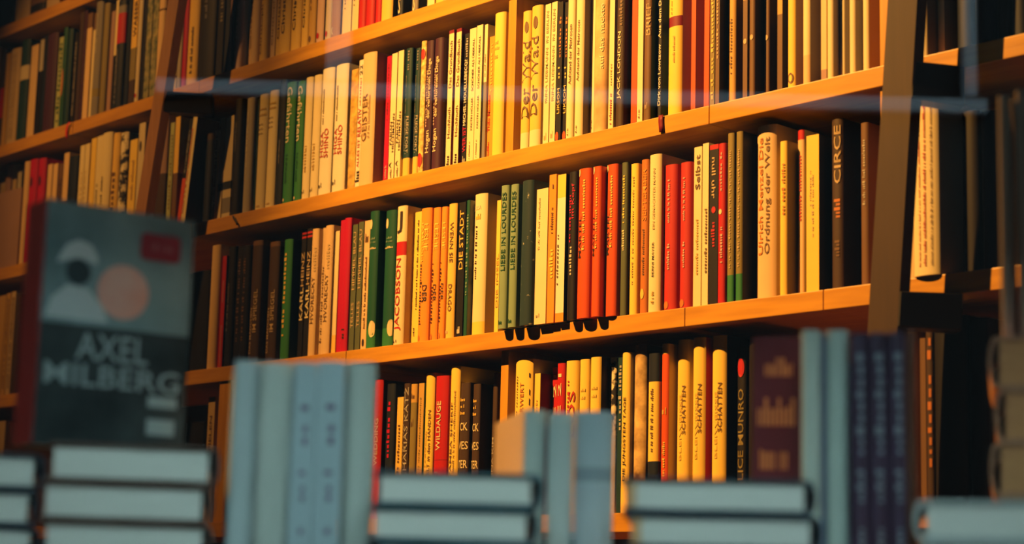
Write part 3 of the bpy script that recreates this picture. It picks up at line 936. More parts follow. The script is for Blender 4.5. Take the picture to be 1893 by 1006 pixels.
# third row
shelf_row(3, 'third row far left', 0.012, [
    (-14, -1, 548, 'p', 'ochre', 'ochre book', ''),
    (0, 8, 543, 'p', 'ochre', 'slim ochre book', 'with print', {'t': (('~40', .05, .95, .5, .4, 'brown', U),)}),
    (9, 17, 540, 'p', 'tan', 'slim tan book', 'with print', {'t': (('~40', .05, .95, .5, .4, 'brown', U),)}),
    (19, 30, 545, 'h', 'dbrown', 'dark brown book', ''),
])
shelf_row(3, 'third row left of divider', 0.012, [
    (330, 345, 0.19, 'h', 'teal', 'dark teal book', 'beside the blurred cover'),
    (347, 380, 0.20, 'h', 'black', 'wide black book', 'left of the cream spine'),
    (384, 400, 456, 'h', 'peach', 'cream book', 'with a curled thread line'),
    (402, 410, 474, 'p', 'red', 'thin red book', 'with white stripe', {'t': (('~2', .02, .98, .5, .12, 'pink', U),), 'cov': 'black'}),
    (415, 428, 458, 'h', 'black', 'black book', 'with faint thin print', {'t': (('~24', .3, .7, .3, .2, 'grey', U),)}),
    (430, 440, 456, 'p', 'black', 'slim black book', 'with brown print', {'t': (('~22', .2, .9, .4, .4, 'brown', U),)}),
    (442, 456, 456, 'h', 'black', 'second black book', 'with brown print', {'t': (('~22', .2, .9, .4, .3, 'brown', U),)}),
    (460, 478, 448, 'h', 'dbrown', 'dark brown book', 'with spaced tan capitals', {'t': (('DAS MÄDCHEN', .08, .45, .2, .25, 'tan', U), ('IM SPIEGEL', .25, .60, .65, .3, 'tan', U)), 'b': ((0.96, 1.0, 'brown'),)}),
    (492, 510, 450, 'h', 'dbrown', 'second dark brown book', 'with spaced tan capitals', {'t': (('DAS MÄDCHEN', .08, .45, .2, .25, 'tan', U), ('IM SPIEGEL', .25, .60, .65, .3, 'tan', U)), 'b': ((0.96, 1.0, 'brown'),)}),
    (519, 534, 445, 'h', 'green', 'mossy green book', 'with yellow title', {'t': (('~16', .2, .9, .3, .3, 'gold', U),), 'cov': 'teal'}),
    (549, 557, 425, 'p', 'black', 'black book', 'with bold tilted letters', {'t': (('KARL', .30, .55, .5, .7, 'cream', U), ('HEINZ', .56, .82, .5, .6, 'tan', U)), 'b': ((0.93, 0.945, 'lightred'), (0.96, 0.975, 'lightred'))}),
    (559, 568, 423, 'p', 'black', 'second black book', 'with bold tilted letters', {'t': (('KARL', .30, .55, .5, .7, 'cream', U), ('HEINZ', .56, .82, .5, .6, 'tan', U)), 'b': ((0.93, 0.945, 'lightred'), (0.96, 0.975, 'lightred'))}),
    (570, 582, 425, 'h', 'peach', 'tan cream book', 'with brown capitals', {'t': (('HVORECKY', .25, .62, .5, .42, 'brown', U), ('~8', .66, .86, .6, .35, 'tan', U))}),
    (588, 594, 422, 'p', 'peach', 'thin tan cream book', '', {'t': (('~24', .1, .7, .5, .5, 'brown', U),)}),
    (595, 609, 419, 'h', 'peach', 'second tan cream book', 'with brown capitals', {'t': (('HVORECKY', .25, .62, .45, .4, 'brown', U), ('~8', .66, .86, .55, .32, 'tan', U))}),
    (612, 620, 428, 'p', 'cream', 'yellowish book', '', {'b': ((0.0, 0.15, 'gold'),)}),
    (621, 629, 408, 'p', 'crimson', 'slim crimson book', ''),
    (630, 642, 405, 'h', 'crimson', 'crimson book', 'with dark scribble', {'t': (('~3', .10, .18, .4, .4, 'ink', U),)}),
    (644, 653, 416, 'p', 'greygreen', 'grey green book', 'with tan capitals', {'t': (('TELLES', .18, .38, .5, .5, 'tan', U), ('HIMMEL BLAU', .48, .94, .5, .5, 'tan', U))}),
    (655, 664, 411, 'p', 'greygreen', 'second grey green book', 'with tan capitals', {'t': (('TELLES', .18, .38, .5, .5, 'tan', U), ('HIMMEL BLAU', .48, .94, .5, .5, 'tan', U))}),
    (666, 676, 409, 'p', 'peach', 'sandy book', 'with thin brown capitals', {'t': (('~40', .15, .72, .5, .35, 'brown', U), ('~4', .83, .9, .5, .6, 'brown', HZ)), 'd': ((.45, .055, .003, .007, 'ink'),)}),
    (678, 694, 393, 'h', 'dgreen', 'dark green book', 'with cream circles', {'d': ((.3, .905, .004, .009, 'cream'), (.75, .14, .007, .015, 'cream')), 't': (('~5', .79, .805, .5, .6, 'sage', HZ), ('~6', .765, .78, .5, .7, 'sage', HZ), ('~8', .72, .735, .5, .8, 'cream', HZ)), 'b': ((0.0, 0.14, 'green'),)}),
    (708, 727, 392, 'h', 'dgreen', 'second dark green book', 'with cream circles', {'d': ((.3, .905, .004, .009, 'cream'), (.9, .14, .007, .015, 'cream')), 't': (('~5', .79, .805, .5, .6, 'sage', HZ), ('~6', .765, .78, .5, .7, 'sage', HZ), ('~8', .72, .735, .5, .8, 'cream', HZ)), 'b': ((0.0, 0.14, 'green'),)}),
    (729, 747, 384, 'h', 'cream', 'cream book', 'with red block title', {'t': (('JACOBSON', .10, .62, .45, .62, 'red', U), ('J', .80, .96, .45, .5, 'ink', HZ), ('~3', .015, .035, .3, .5, 'ink', HZ)), 'b': ((0.64, 0.74, 'red'),), 'cov': 'peach'}),
    (760, 772, 393, 'p', 'yellow', 'slim yellow book', 'with fine black print', {'t': (('~50', .25, .94, .55, .25, 'ink', U), ('~5', .05, .13, .35, .2, 'ink', U))}),
    (774, 793, 388, 'h', 'orange', 'broad orange book', 'with yellow capitals', {'t': (('LESLIE', .68, .88, .62, .34, 'yellow', D_), ('JAMISON', .60, .90, .22, .24, 'yellow', D_), ('DER', .29, .42, .62, .36, 'ink', D_), ('~20', .12, .58, .2, .22, 'ink', D_)), 'd': ((.25, .03, .003, .005, 'rust'),)}),
    (796, 809, 386, 'h', 'orange', 'second orange book', 'with yellow capitals', {'t': (('LESLIE', .68, .88, .58, .44, 'yellow', D_), ('DER', .29, .42, .55, .36, 'ink', D_), ('~16', .12, .58, .2, .25, 'ink', D_)), 'd': ((.3, .03, .003, .005, 'rust'),)}),
    (811, 823, 384, 'h', 'orange', 'third orange book', 'with yellow capitals', {'t': (('LESLIE', .68, .88, .58, .44, 'yellow', D_), ('DER', .29, .42, .55, .36, 'ink', D_), ('~16', .12, .58, .2, .25, 'ink', D_)), 'd': ((.3, .03, .003, .005, 'rust'),)}),
    (825, 840, 379, 'h', 'gold', 'amber book', 'with brown capitals reading down', {'t': (('WENN SIE', .56, .86, .5, .4, 'brown', D_), ('DRAGO', .20, .40, .5, .4, 'brown', D_), ('~2', .04, .07, .3, .4, 'cream', HZ))}),
    (842, 854, 375, 'p', 'black', 'black book', 'with tall ochre capitals', {'t': (('DIE STADT', .50, .94, .5, .6, 'gold', U), ('~5', .03, .08, .4, .5, 'white', HZ))}),
    (857, 863, 371, 'h', 'dgreen', 'narrow green black book', 'with grey picture cover', {'t': (('~22', .3, .9, .5, .45, 'sage', U),), 'covmat': mottled((.03, .04, .04), (.20, .22, .20), 14, 'grey_photo_cover')}),
    (874, 897, 362, 'h', 'cream', 'broad cream book', 'with yellow slanted foot', {'t': (('JULIA', .88, .92, .35, .6, 'white', HZ), ('~5', .82, .86, .4, .5, 'yellow', HZ), ('~18', .40, .78, .2, .16, 'ink', U)), 'cov': 'tan', 'b': ((0.0, 0.10, 'yellow'),)}),
    (913, 920, 371, 'p', 'yellow', 'thin yellow book', 'beside pale green pair', {'t': (('DIE INSEL', .2, .6, .5, .5, 'ochre', U),)}),
])
shelf_row(3, 'third row overhanging board', -0.012, [
    (922, 936, 345, 'h', 'sage', 'pale green book', 'with dark serif capitals', {'t': (('LIEBE IN LOURDES', .40, .95, .5, .5, 'dgreen', U), ('~4', .03, .06, .4, .5, 'dgreen', HZ))}),
    (940, 954, 343, 'h', 'sage', 'second pale green book', 'with dark serif capitals', {'t': (('LIEBE IN LOURDES', .40, .95, .5, .5, 'dgreen', U), ('~4', .03, .06, .4, .5, 'dgreen', HZ))}),
    (962, 983, 337, 'h', 'teal', 'dark starry book', 'speckled with white', {'mat': STARS}),
    (987, 1008, 351, 'p', 'cream', 'cream book', 'with delicate grey title', {'t': (('~24', .55, .94, .25, .14, 'tan', U), ('~3', .05, .08, .3, .3, 'tan', HZ))}),
    (1010, 1023, 324, 'p', 'orange', 'orange book', 'with brown bracket lines', {'t': (('~12', .60, .78, .45, .4, 'brown', U), ('~8', .3, .5, .5, .5, 'yellow', U), ('~1', .86, .95, .5, .25, 'brown', U))}),
    (1026, 1041, 324, 'p', 'yellow', 'yellow book', 'with pale inset strip', {'b': ((0.06, 0.84, 'white'), (0.0, 0.06, 'orange')), 't': (('~12', .25, .6, .15, .2, 'brown', U),), 'cov': 'navy'}),
    (1049, 1063, 320, 'h', 'black', 'black book', 'with dark red title', {'t': (('im Kopf', .68, .92, .65, .4, 'crimson', U), ('~14', .5, .85, .2, .25, 'crimson', U), ('~8', .3, .5, .4, .3, 'pale', U))}),
    (1068, 1090, 315, 'h', 'vermil', 'flame red book', 'with yellow capitals', {'t': (('~24', .45, .93, .5, .2, 'gold', U), ('MARTEL', .40, .68, .16, .22, 'ink', U)), 'd': ((.12, .975, .003, .006, 'cream'),)}),
    (1094, 1114, 310, 'h', 'vermil', 'second flame red book', 'with yellow capitals', {'t': (('~24', .45, .93, .5, .2, 'gold', U), ('MARTEL', .40, .68, .16, .22, 'ink', U)), 'd': ((.12, .975, .003, .006, 'cream'),)}),
    (1120, 1140, 307, 'h', 'vermil', 'third flame red book', 'with yellow capitals', {'t': (('~24', .45, .93, .5, .2, 'gold', U), ('MARTEL', .40, .68, .16, .22, 'ink', U)), 'd': ((.12, .975, .003, .006, 'cream'),), 's': 0.0}),
], gap_recess=False)
shelf_row(3, 'third row right half', 0.010, [
    (1147, 1161, 302, 'h', 'greygreen', 'dark olive book', 'with yellow lettering', {'t': (('~16', .60, .92, .4, .35, 'yellow', U), ('~9', .42, .56, .4, .35, 'cream', U)), 'cov': 'black', 's': 0.004}),
    (1164, 1178, 305, 'h', 'yellow', 'slim yellow book', 'with tiny print', {'t': (('~34', .2, .92, .4, .2, 'ochre', U),)}),
    (1184, 1197, 297, 'h', 'rust', 'rust orange book', 'with orange capitals', {'t': (('SEPTEMBER', .60, .94, .5, .5, 'orange', U), ('~20', .25, .55, .4, .3, 'brown', U)), 'd': ((.4, .13, .004, .008, 'gold'),)}),
    (1200, 1222, 289, 'h', 'cream', 'broad cream book', 'taller than its red neighbours', {'t': (('BERNI MAYER', .22, .44, .42, .16, 'ink', U), ('EIN GEMACHTER MANN', .52, .91, .45, .17, 'tan', U), ('~6', .04, .13, .4, .25, 'ochre', U)), 'cov': 'mauve'}),
    (1229, 1252, 308, 'h', 'lightred', 'bright red book', 'with small rose letters', {'t': (('~18', .6, .9, .35, .18, 'pink', U), ('~10', .28, .46, .35, .2, 'pink', U)), 'd': ((.3, .04, .005, .006, 'rust'),)}),
    (1258, 1278, 303, 'h', 'lightred', 'second bright red book', 'with small rose letters', {'t': (('~18', .6, .9, .35, .18, 'pink', U), ('~10', .28, .46, .35, .2, 'pink', U)), 'd': ((.3, .04, .005, .006, 'rust'),)}),
    (1281, 1295, 273, 'p', 'cream', 'cream book', 'with large grey title', {'t': (('Selbst', .73, .95, .5, .6, 'brown', U), ('~20', .2, .55, .45, .3, 'ochre', U))}),
    (1297, 1308, 266, 'p', 'cream', 'slim cream book', 'with grey print', {'t': (('~20', .2, .6, .6, .4, 'brown', U),)}),
    (1310, 1326, 269, 'p', 'black', 'black book', 'with red star and red cap', {'t': (('null uhr', .66, .92, .5, .45, 'tan', D_), ('~8', .36, .52, .45, .4, 'red', U)), 'b': ((0.97, 1.0, 'red'),), 'd': ((.5, .59, .004, .005, 'red'),)}),
    (1328, 1341, 267, 'h', 'red', 'deep red book', 'with pale lettering', {'t': (('~10', .7, .95, .4, .25, 'pink', U), ('~12', .25, .48, .45, .4, 'pink', U)), 'd': ((.4, .57, .003, .004, 'cream'),)}),
    (1345, 1357, 248, 'h', 'olive', 'olive brown book', 'with small pale print', {'t': (('~36', .2, .9, .4, .25, 'tan', U),), 'b': ((0.0, 0.16, 'green'),), 'cov': 'black'}),
    (1361, 1373, 245, 'h', 'olive', 'second olive brown book', 'with small pale print', {'t': (('~36', .2, .9, .4, .25, 'tan', U),), 'b': ((0.0, 0.16, 'green'),), 'cov': 'navy'}),
    (1401, 1437, 237, 'h', 'peach', 'very wide cream book', 'with big orange and grey title', {'t': (('Ulrich Menzel Die', .26, .93, .18, .24, 'rust', U), ('Ordnung der Welt', .26, .93, .62, .30, 'brown', U)), 'cov': 'tan'}),
    (1443, 1456, 263, 'h', 'yellow', 'mustard book', 'with orange lettering', {'t': (('~14', .5, .86, .5, .4, 'rust', U),), 'cov': 'olive'}),
    (1476, 1488, 242, 'h', 'peach', 'pinkish cream book', 'with a red top', {'b': ((0.94, 1.0, 'red'),), 't': (('~20', .45, .85, .4, .3, 'lightred', U),), 'cov': 'lgrey'}),
    (1491, 1514, 252, 'p', 'yellow', 'bold yellow book', 'with faint grey columns', {'t': (('~22', .35, .75, .5, .14, 'tan', U), ('~12', .55, .78, .3, .12, 'tan', U)), 'cov': 'navy'}),
    (1540, 1561, 223, 'h', 'dbrown', 'tall dark book', 'with pale outlined capitals', {'t': (('CIRCE', .62, .96, .55, .55, 'tan', U), ('~5', .40, .54, .5, .5, 'rust', U), ('~5', .18, .3, .5, .4, 'brown', U)), 'cov': 'black'}),
    (1594, 1608, 229, 'h', 'brown', 'brown book', 'touching the broad post', {'t': (('~24', .5, .9, .4, .35, 'lgrey', U),)}),
])
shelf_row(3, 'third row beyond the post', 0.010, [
    (1677, 1690, 224, 'p', 'peach', 'slim peach book', ''),
    (1692, 1740, 187, 'h', 'cream', 'very wide cream book', 'with red dotted columns', {'t': (('~90', .05, .95, .45, .10, 'lightred', U), ('~100', .05, .95, .75, .07, 'brown', U), ('~95', .05, .9, .2, .06, 'lightred', U)), 'cov': 'lgrey', 's': 0.0}),
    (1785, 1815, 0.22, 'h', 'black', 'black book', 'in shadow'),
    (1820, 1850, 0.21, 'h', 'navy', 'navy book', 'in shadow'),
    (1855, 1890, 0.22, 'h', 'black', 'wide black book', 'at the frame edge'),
])
# lowest row
shelf_row(4, 'lowest row far left', 0.02, [
    (-8, 9, 780, 'p', 'tan', 'tan book', 'peeking over the pale stack'),
    (345, 378, 0.2, 'h', 'black', 'wide black book', 'left of the tan spine', {'s': 0.03}),
    (383, 395, 735, 'p', 'tan', 'dim tan book', 'with dark capitals', {'t': (('VERSPIELEN', .35, .85, .5, .4, 'brown', U),)}),
], ym=800)
shelf_row(4, 'lowest row left of divider', 0.026, [
    (462, 490, 0.2, 'h', 'navy', 'wide navy book', 'behind the pale spines'),
    (520, 545, 0.2, 'h', 'dbrown', 'dark brown book', 'behind the pale spines'),
    (600, 622, 0.2, 'h', 'dgreen', 'dark green book', 'behind the pale spines'),
    (655, 676, 0.2, 'h', 'black', 'black book', 'behind the pale spines'),
    (679, 687, 716, 'p', 'grey', 'slim grey book', 'beside the red one'),
    (689, 705, 704, 'h', 'red', 'red book', 'with thin capitals', {'t': (('NILSSON', .05, .30, .4, .36, 'lightred', U), ('WEDDING', .38, .72, .5, .4, 'peach', U)), 'cov': 'dbrown'}),
    (713, 728, 711, 'h', 'navy', 'navy book', 'with magenta lettering', {'t': (('~10', .45, .88, .4, .35, 'crimson', U), ('~8', .1, .35, .3, .3, 'plum', U))}),
    (731, 742, 735, 'p', 'gold', 'short golden book', 'with slanted print', {'t': (('~20', .2, .78, .4, .35, 'brown', U),)}),
    (744, 755, 710, 'h', 'dbrown', 'dark brown book', 'with tall grey capitals', {'t': (('ZACHARIAS KATZ', .14, .97, .6, .5, 'lgrey', U), ('~20', .3, .95, .15, .2, 'grey', U))}),
    (757, 768, 711, 'h', 'olive', 'olive book', 'with ochre upper label', {'b': ((0.86, 1.0, 'ochre'), (0.0, 0.10, 'olive')), 't': (('~4', .89, .93, .5, .5, 'brown', HZ), ('~3', .68, .74, .5, .4, 'brown', HZ))}),
    (770, 780, 709, 'p', 'ochre', 'ochre book', 'with ribbed edges', {'t': (('~40', .1, .9, .4, .2, 'olive', U),), 'cov': 'dgreen'}),
    (785, 801, 691, 'h', 'yellow', 'yellow book', 'with brown serif title', {'t': (('Eine WELT in den HÄNDEN', .14, .74, .6, .32, 'brown', U), ('~24', .35, .6, .2, .16, 'ochre', U))}),
    (804, 827, 697, 'h', 'red', 'bright red book', 'with bold cream title', {'t': (('WILDAUGE', .47, .82, .36, .36, 'cream', U), ('KETTU', .14, .32, .28, .26, 'pink', U)), 'b': ((0.40, 0.405, 'wine'),)}),
    (831, 848, 679, 'h', 'yellow', 'tall yellow book', 'with two brown lines', {'t': (('VAMBA SHERIF', .25, .76, .25, .25, 'brown', U), ('~40', .28, .84, .6, .18, 'ochre', U))}),
    (850, 867, 709, 'h', 'dbrown', 'dark brown book', 'with stacked cream fragments', {'t': (('CK', .64, .70, .55, .75, 'cream', HZ), ('VES', .50, .56, .5, .95, 'cream', HZ), ('TER', .36, .42, .5, .95, 'cream', HZ), ('~4', .86, .885, .4, .6, 'gold', HZ), ('~3', .81, .835, .4, .5, 'gold', HZ), ('~4', .76, .785, .4, .6, 'gold', HZ)), 'cov': 'black'}),
    (873, 886, 711, 'h', 'dbrown', 'second dark brown book', 'with stacked cream fragments', {'t': (('CK', .64, .70, .55, .8, 'cream', HZ), ('VES', .50, .56, .5, .95, 'cream', HZ), ('TER', .36, .42, .5, .95, 'cream', HZ), ('~4', .86, .885, .4, .6, 'gold', HZ), ('~3', .81, .835, .4, .5, 'gold', HZ), ('~4', .76, .785, .4, .6, 'gold', HZ)), 'cov': 'black'}),
    (909, 917, 690, 'h', 'dbrown', 'tall dark book', 'left of the divider', {'t': (('ANNA KIM', .2, .55, .3, .4, 'lgrey', U),)}),
], ym=862)
shelf_row(4, 'lowest row right of divider', 0.026, [
    (954, 986, 667, 'h', 'yellow', 'wide yellow book', 'with brown capitals', {'t': (('UND VERWERT', .45, .85, .45, .2, 'rust', U), ('~3', .70, .93, .9, .05, 'ink', U), ('~24', .4, .9, .08, .06, 'ink', U)), 'ym': 750, 'cov': 'tan'}),
    (988, 998, 691, 'p', 'yellow', 'short yellow book', 'with maroon cover', {'t': (('~16', .4, .82, .4, .3, 'ochre', U),), 'cov': 'wine', 'ym': 750}),
    (1021, 1030, 680, 'p', 'red', 'slim red book', 'with cream title', {'t': (('DIE 21', .45, .95, .5, .6, 'cream', U),), 'ym': 750}),
    (1031, 1045, 673, 'h', 'red', 'red book', 'with cream title', {'t': (('DIE 21', .45, .93, .4, .42, 'cream', U),), 'ym': 750, 'cov': 'wine'}),
    (1048, 1070, 669, 'h', 'yellow', 'yellow book', 'with large red capitals', {'t': (('LOS', .50, .80, .60, .46, 'lightred', U), ('~12', .5, .88, .2, .2, 'lightred', U)), 'ym': 750}),
    (1073, 1090, 666, 'h', 'yellow', 'plain yellow book', 'with pale heading', {'t': (('~5', .79, .81, .45, .7, 'gold', HZ), ('~5', .74, .76, .45, .6, 'gold', HZ), ('~8', .4, .62, .25, .3, 'gold', U)), 'ym': 750}),
    (1093, 1112, 662, 'h', 'yellow', 'plain yellow twin', 'with pale heading', {'t': (('~5', .79, .81, .45, .7, 'gold', HZ), ('~5', .74, .76, .45, .6, 'gold', HZ), ('~8', .4, .62, .25, .3, 'gold', U)), 'ym': 750, 'cov': 'dbrown'}),
    (1128, 1140, 662, 'h', 'cream', 'cream book', 'with black curls', {'mat': MOSAIC, 'b': ((0.0, 0.5, 'pale'),), 'ym': 750}),
    (1142, 1150, 659, 'p', 'teal', 'dark teal book', 'with pale lettering', {'t': (('~14', .5, .95, .5, .6, 'lgrey', U),), 'ym': 750}),
    (1151, 1166, 653, 'h', 'yellow', 'bright yellow book', 'with bold black capitals', {'t': (('DIE JÜNGSTEN TAGE', .20, .72, .42, .44, 'ink', U),), 'ym': 760, 'cov': 'lgrey'}),
    (1173, 1195, 640, 'h', 'tan', 'sepia photo book', '', {'mat': TANPHOTO, 'covmat': paper(C['dbrown'])}),
    (1199, 1218, 655, 'h', 'navy', 'dark book', 'with yellow label', {'b': ((0.32, 0.82, 'yellow'), (0.10, 0.12, 'lgrey')), 't': (('~22', .38, .78, .4, .25, 'brown', U),)}),
    (1223, 1236, 637, 'h', 'vermil', 'orange and yellow book', '', {'b': ((0.94, 1.0, 'yellow'),), 't': (('~3', .58, .62, .5, .6, 'gold', HZ), ('~14', .2, .42, .4, .35, 'gold', U)), 'cov': 'peach'}),
    (1253, 1275, 630, 'h', 'yellow', 'wide yellow book', 'with grey double title', {'t': (('BLEIWEISSE', .30, .68, .3, .2, 'gold', U), ('SCHATTEN', .45, .73, .62, .26, 'brown', U))}),
    (1282, 1305, 626, 'h', 'yellow', 'second wide yellow book', 'with grey double title', {'t': (('BLEIWEISSE', .30, .68, .3, .2, 'gold', U), ('SCHATTEN', .45, .73, .62, .26, 'brown', U)), 'cov': 'red'}),
    (1318, 1344, 623, 'h', 'yellow', 'third wide yellow book', 'with grey double title', {'t': (('BLEIWEISSE', .30, .68, .3, .2, 'gold', U), ('SCHATTEN', .45, .73, .62, .26, 'brown', U)), 'cov': 'navy'}),
    (1364, 1380, 642, 'h', 'black', 'black book', 'with golden capitals', {'t': (('ALICE MUNRO', .12, .74, .45, .6, 'olive', U),), 'd': ((.5, .87, .006, .014, 'red'),)}),
    (1386, 1420, 0.25, 'h', 'black', 'wide black book', 'behind the maroon spine'),
], ym=862)
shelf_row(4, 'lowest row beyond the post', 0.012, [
    (1702, 1712, 0.22, 'p', 'brown', 'slim brown book', ''),
    (1714, 1727, 0.25, 'h', 'dbrown', 'dark book', 'with orange lettering', {'t': (('~10', .2, .9, .5, .5, 'rust', U),)}),
    (1731, 1790, 0.245, 'h', 'black', 'very wide black book', ''),
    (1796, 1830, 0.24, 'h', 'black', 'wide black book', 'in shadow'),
], ym=780)

# ------------------------------------------------------------------ ribbons hanging over the boards
def ribbon(name, pts, w, mat, label):
    """flat strip through the given points (front of shelf)"""
    vs, fs = [], []
    base = Vector(pts[-1])
    for i, p in enumerate(pts):
        p = Vector(p) - base
        for dx, dy in ((-w / 2, 0), (w / 2, 0), (w / 2, -0.0006), (-w / 2, -0.0006)):
            vs.append((p.x + dx, p.y + dy, p.z))
    for i in range(len(pts) - 1):
        a, b = i * 4, (i + 1) * 4
        for j in range(4):
            fs.append((a + j, a + (j + 1) % 4, b + (j + 1) % 4, b + j))
    fs += [(3, 2, 1, 0), tuple(len(vs) - 4 + i for i in range(4))]
    me = mesh_from(name, vs, fs, [mat], None, True)
    o = link(name, me, None, base)
    tag(o, label, 'ribbon')
    return o


def px_path(pxs, y):
    return [tuple(hit_y(a, b, y)) for a, b in pxs]


ribbon('bookmark_ribbon', px_path([(129, 226), (125, 232), (123, 240), (122.5, 248), (124, 257)], -0.004), 0.008, paper((0.75, 0.03, 0.02)),
       'curled red ribbon hanging over the upper board at left')
ribbon('bookmark_ribbon', px_path([(1222, 213), (1221.5, 222), (1222, 232), (1223, 244)], -0.002), 0.009, paper(C['wine']),
       'dark red ribbon strap crossing the bright second board')
ribbon('bookmark_ribbon', px_path([(431, 399), (433, 405), (437, 411), (439, 416)], -0.003), 0.006, paper(C['black']),
       'short black ribbon hanging over the second board near the rail')
# ------------------------------------------------------------------ window display in front
def span(xl, xr, ymid, D):
    a = hit_d(xl, ymid, D)
    b = hit_d(xr, ymid, D)
    return (a - CAM).dot(RH), (b - CAM).dot(RH)


def z_at(px, py, D):
    return hit_d(px, py, D).z


def display_book(xl, xr, ytop, D, colr, label, hard=False, ym=850, zb=None, depth=0.13, turn=0.0, **kw):
    zb = TABLE + 0.0005 if zb is None else zb + 0.0005
    t0, t1 = span(xl, xr, ym, D)
    h = z_at((xl + xr) / 2, ytop, D) - zb
    w = t1 - t0
    c = at(D, (t0 + t1) / 2)
    root = empty('hardcover_book' if hard else 'paperback_book', (c[0], c[1], zb))
    turn -= math.atan(((xl + xr) / 2 - W / 2) / F) * 1.15
    root.rotation_euler = (0, 0, YAW + turn)
    bulge, cover = book_body(root, w, h, depth, colr, hard, kw.get('b', ()), kw.get('cov'), kw.get('mat'), kw.get('covmat'))
    for t in kw.get('t', ()):
        lettering(cover, w, h, bulge, t)
    for d in kw.get('d', ()):
        disc(cover, w, h, bulge, d)
    tag(root, label, 'book', kw.get('group', 'books in the window display'))
    return root


def lying_book(xl, xr, z0, th, D, cover, label, spine='right', ym=930, depth=0.18, group='stacked display books', shift=0.0, head=None, pages=None):
    """book lying flat, its tail edge towards the window"""
    t0, t1 = span(xl, xr, ym, D)
    w = t1 - t0
    c = at(D, (t0 + t1) / 2 + shift)
    root = empty('lying_book', (c[0], c[1], z0))
    root.rotation_euler = (0, 0, YAW - math.atan(((xl + xr) / 2 - W / 2) / F) * 0.9)
    bt = 0.0028
    sgn = 1 if spine == 'right' else -1
    n = 8
    prof = [(-w / 2, 0)]
    for i in range(n + 1):
        a = -math.pi / 2 + math.pi * i / n
        prof.append((w / 2 - 0.006 + 0.006 * math.cos(a), th / 2 + th / 2 * math.sin(a)))
    prof += [(-w / 2, th), (-w / 2, th - bt)]
    for i in range(n + 1):
        a = math.pi / 2 - math.pi * i / n
        prof.append((w / 2 - 0.0075 + 0.005 * math.cos(a), th / 2 + (th / 2 - bt) * math.sin(a)))
    prof.append((-w / 2, bt))
    prof = [(sgn * x, z) for x, z in prof]
    N = len(prof)
    vs = [(x, 0.0, z) for x, z in prof] + [(x, depth, z) for x, z in prof]
    fs = [(i, (i + 1) % N, N + (i + 1) % N, N + i) for i in range(N)]
    half = N // 2
    for o in (0, N):                              # rims as quads between outer and inner outline
        fs.append((o + 0, o + 1, o + N - 2, o + N - 1))
        for i in range(1, half - 1):
            q = (o + i, o + i + 1, o + N - 2 - i, o + N - 1 - i)
            if len(set(q)) == 4 and i + 1 < N - 2 - i:
                fs.append(q)
    me = mesh_from('cover', vs, fs, [cover])
    bm = bmesh.new()
    bm.from_mesh(me)
    bmesh.ops.recalc_face_normals(bm, faces=bm.faces)
    bm.to_mesh(me)
    bm.free()
    link('cover', me, root)
    pw0, pw1 = (-w / 2 + 0.004, w / 2 - 0.009) if sgn > 0 else (-w / 2 + 0.009, w / 2 - 0.004)
    link('pages', box_mesh('pages', pw0, pw1, 0.003, depth - 0.003, bt + 0.0001, th - bt - 0.0001, pages or PAGESF, 0.001), root)
    if head:
        hx0, hx1, hm = head
        link('headband', box_mesh('headband', hx0, hx1, 0.0016, 0.0028, bt + .001, th - bt - .001, hm, 0.0004), root)
    tag(root, label, 'book', group)
    return root


def stack(xl, xr, ytop, D, n, cover, what, spine='right', jig=(0,), head=None, side=''):
    ztop = z_at((xl + xr) / 2, ytop, D)
    th = (ztop - TABLE) / n
    place = {0: 'topmost', 1: 'second from top', 2: 'third from top', 3: 'fourth from top', 4: 'fifth from top', 5: 'sixth from top', 6: 'seventh from top'}
    for i in range(n):
        k = n - 1 - i
        lying_book(xl, xr, TABLE + 0.0005 + k * th, th - 0.0006, D, cover, f'{what}, {place[i]} stacked {side}', spine, shift=jig[i % len(jig)], head=head,
                   group='books stacked ' + side)
    return ztop


PALEB = paper((0.60, 0.66, 0.64), 0.5, 0.3)
DTEAL = paper((0.020, 0.085, 0.11), 0.4, 0.4)
DBLUE = paper((0.012, 0.035, 0.055), 0.4, 0.4)
DBR = paper((0.12, 0.07, 0.05), 0.5, 0.3)
WHITEB = paper((0.62, 0.64, 0.60), 0.5, 0.3)
TAWNY = mottled((0.55, 0.25, 0.10), (0.70, 0.36, 0.15), 30, 'tawny_page_edges', 0.8, (1, 1, 40))
AMBER = paper((0.75, 0.42, 0.16), 0.4, 0.4)

ztop_l = stack(88, 402, 822, 1.42, 5, DBR, 'thick book with brown boards', 'right', (0, -0.004, -0.002), None, 'under the face out cover')
stack(-230, 76, 834, 1.44, 5, DBLUE, 'pale book with dark boards', 'right', (0, -0.003), None, 'in the lower left corner')
stack(692, 1004, 873, 1.36, 5, DTEAL, 'teal hardcover with pale page edges', 'right', (0, -0.003, 0.002), None, 'left of the pale blue spines')
stack(1148, 1508, 885, 1.34, 5, DBLUE, 'dark blue hardcover with pale page edges', 'right', (0, 0.004, -0.002), (-0.066, -0.060, AMBER), 'before the maroon spine')
stack(1692, 2010, 926, 1.32, 4, PALEB, 'pale blue grey book', 'left', (0, 0.003), None, 'in the lower right corner')

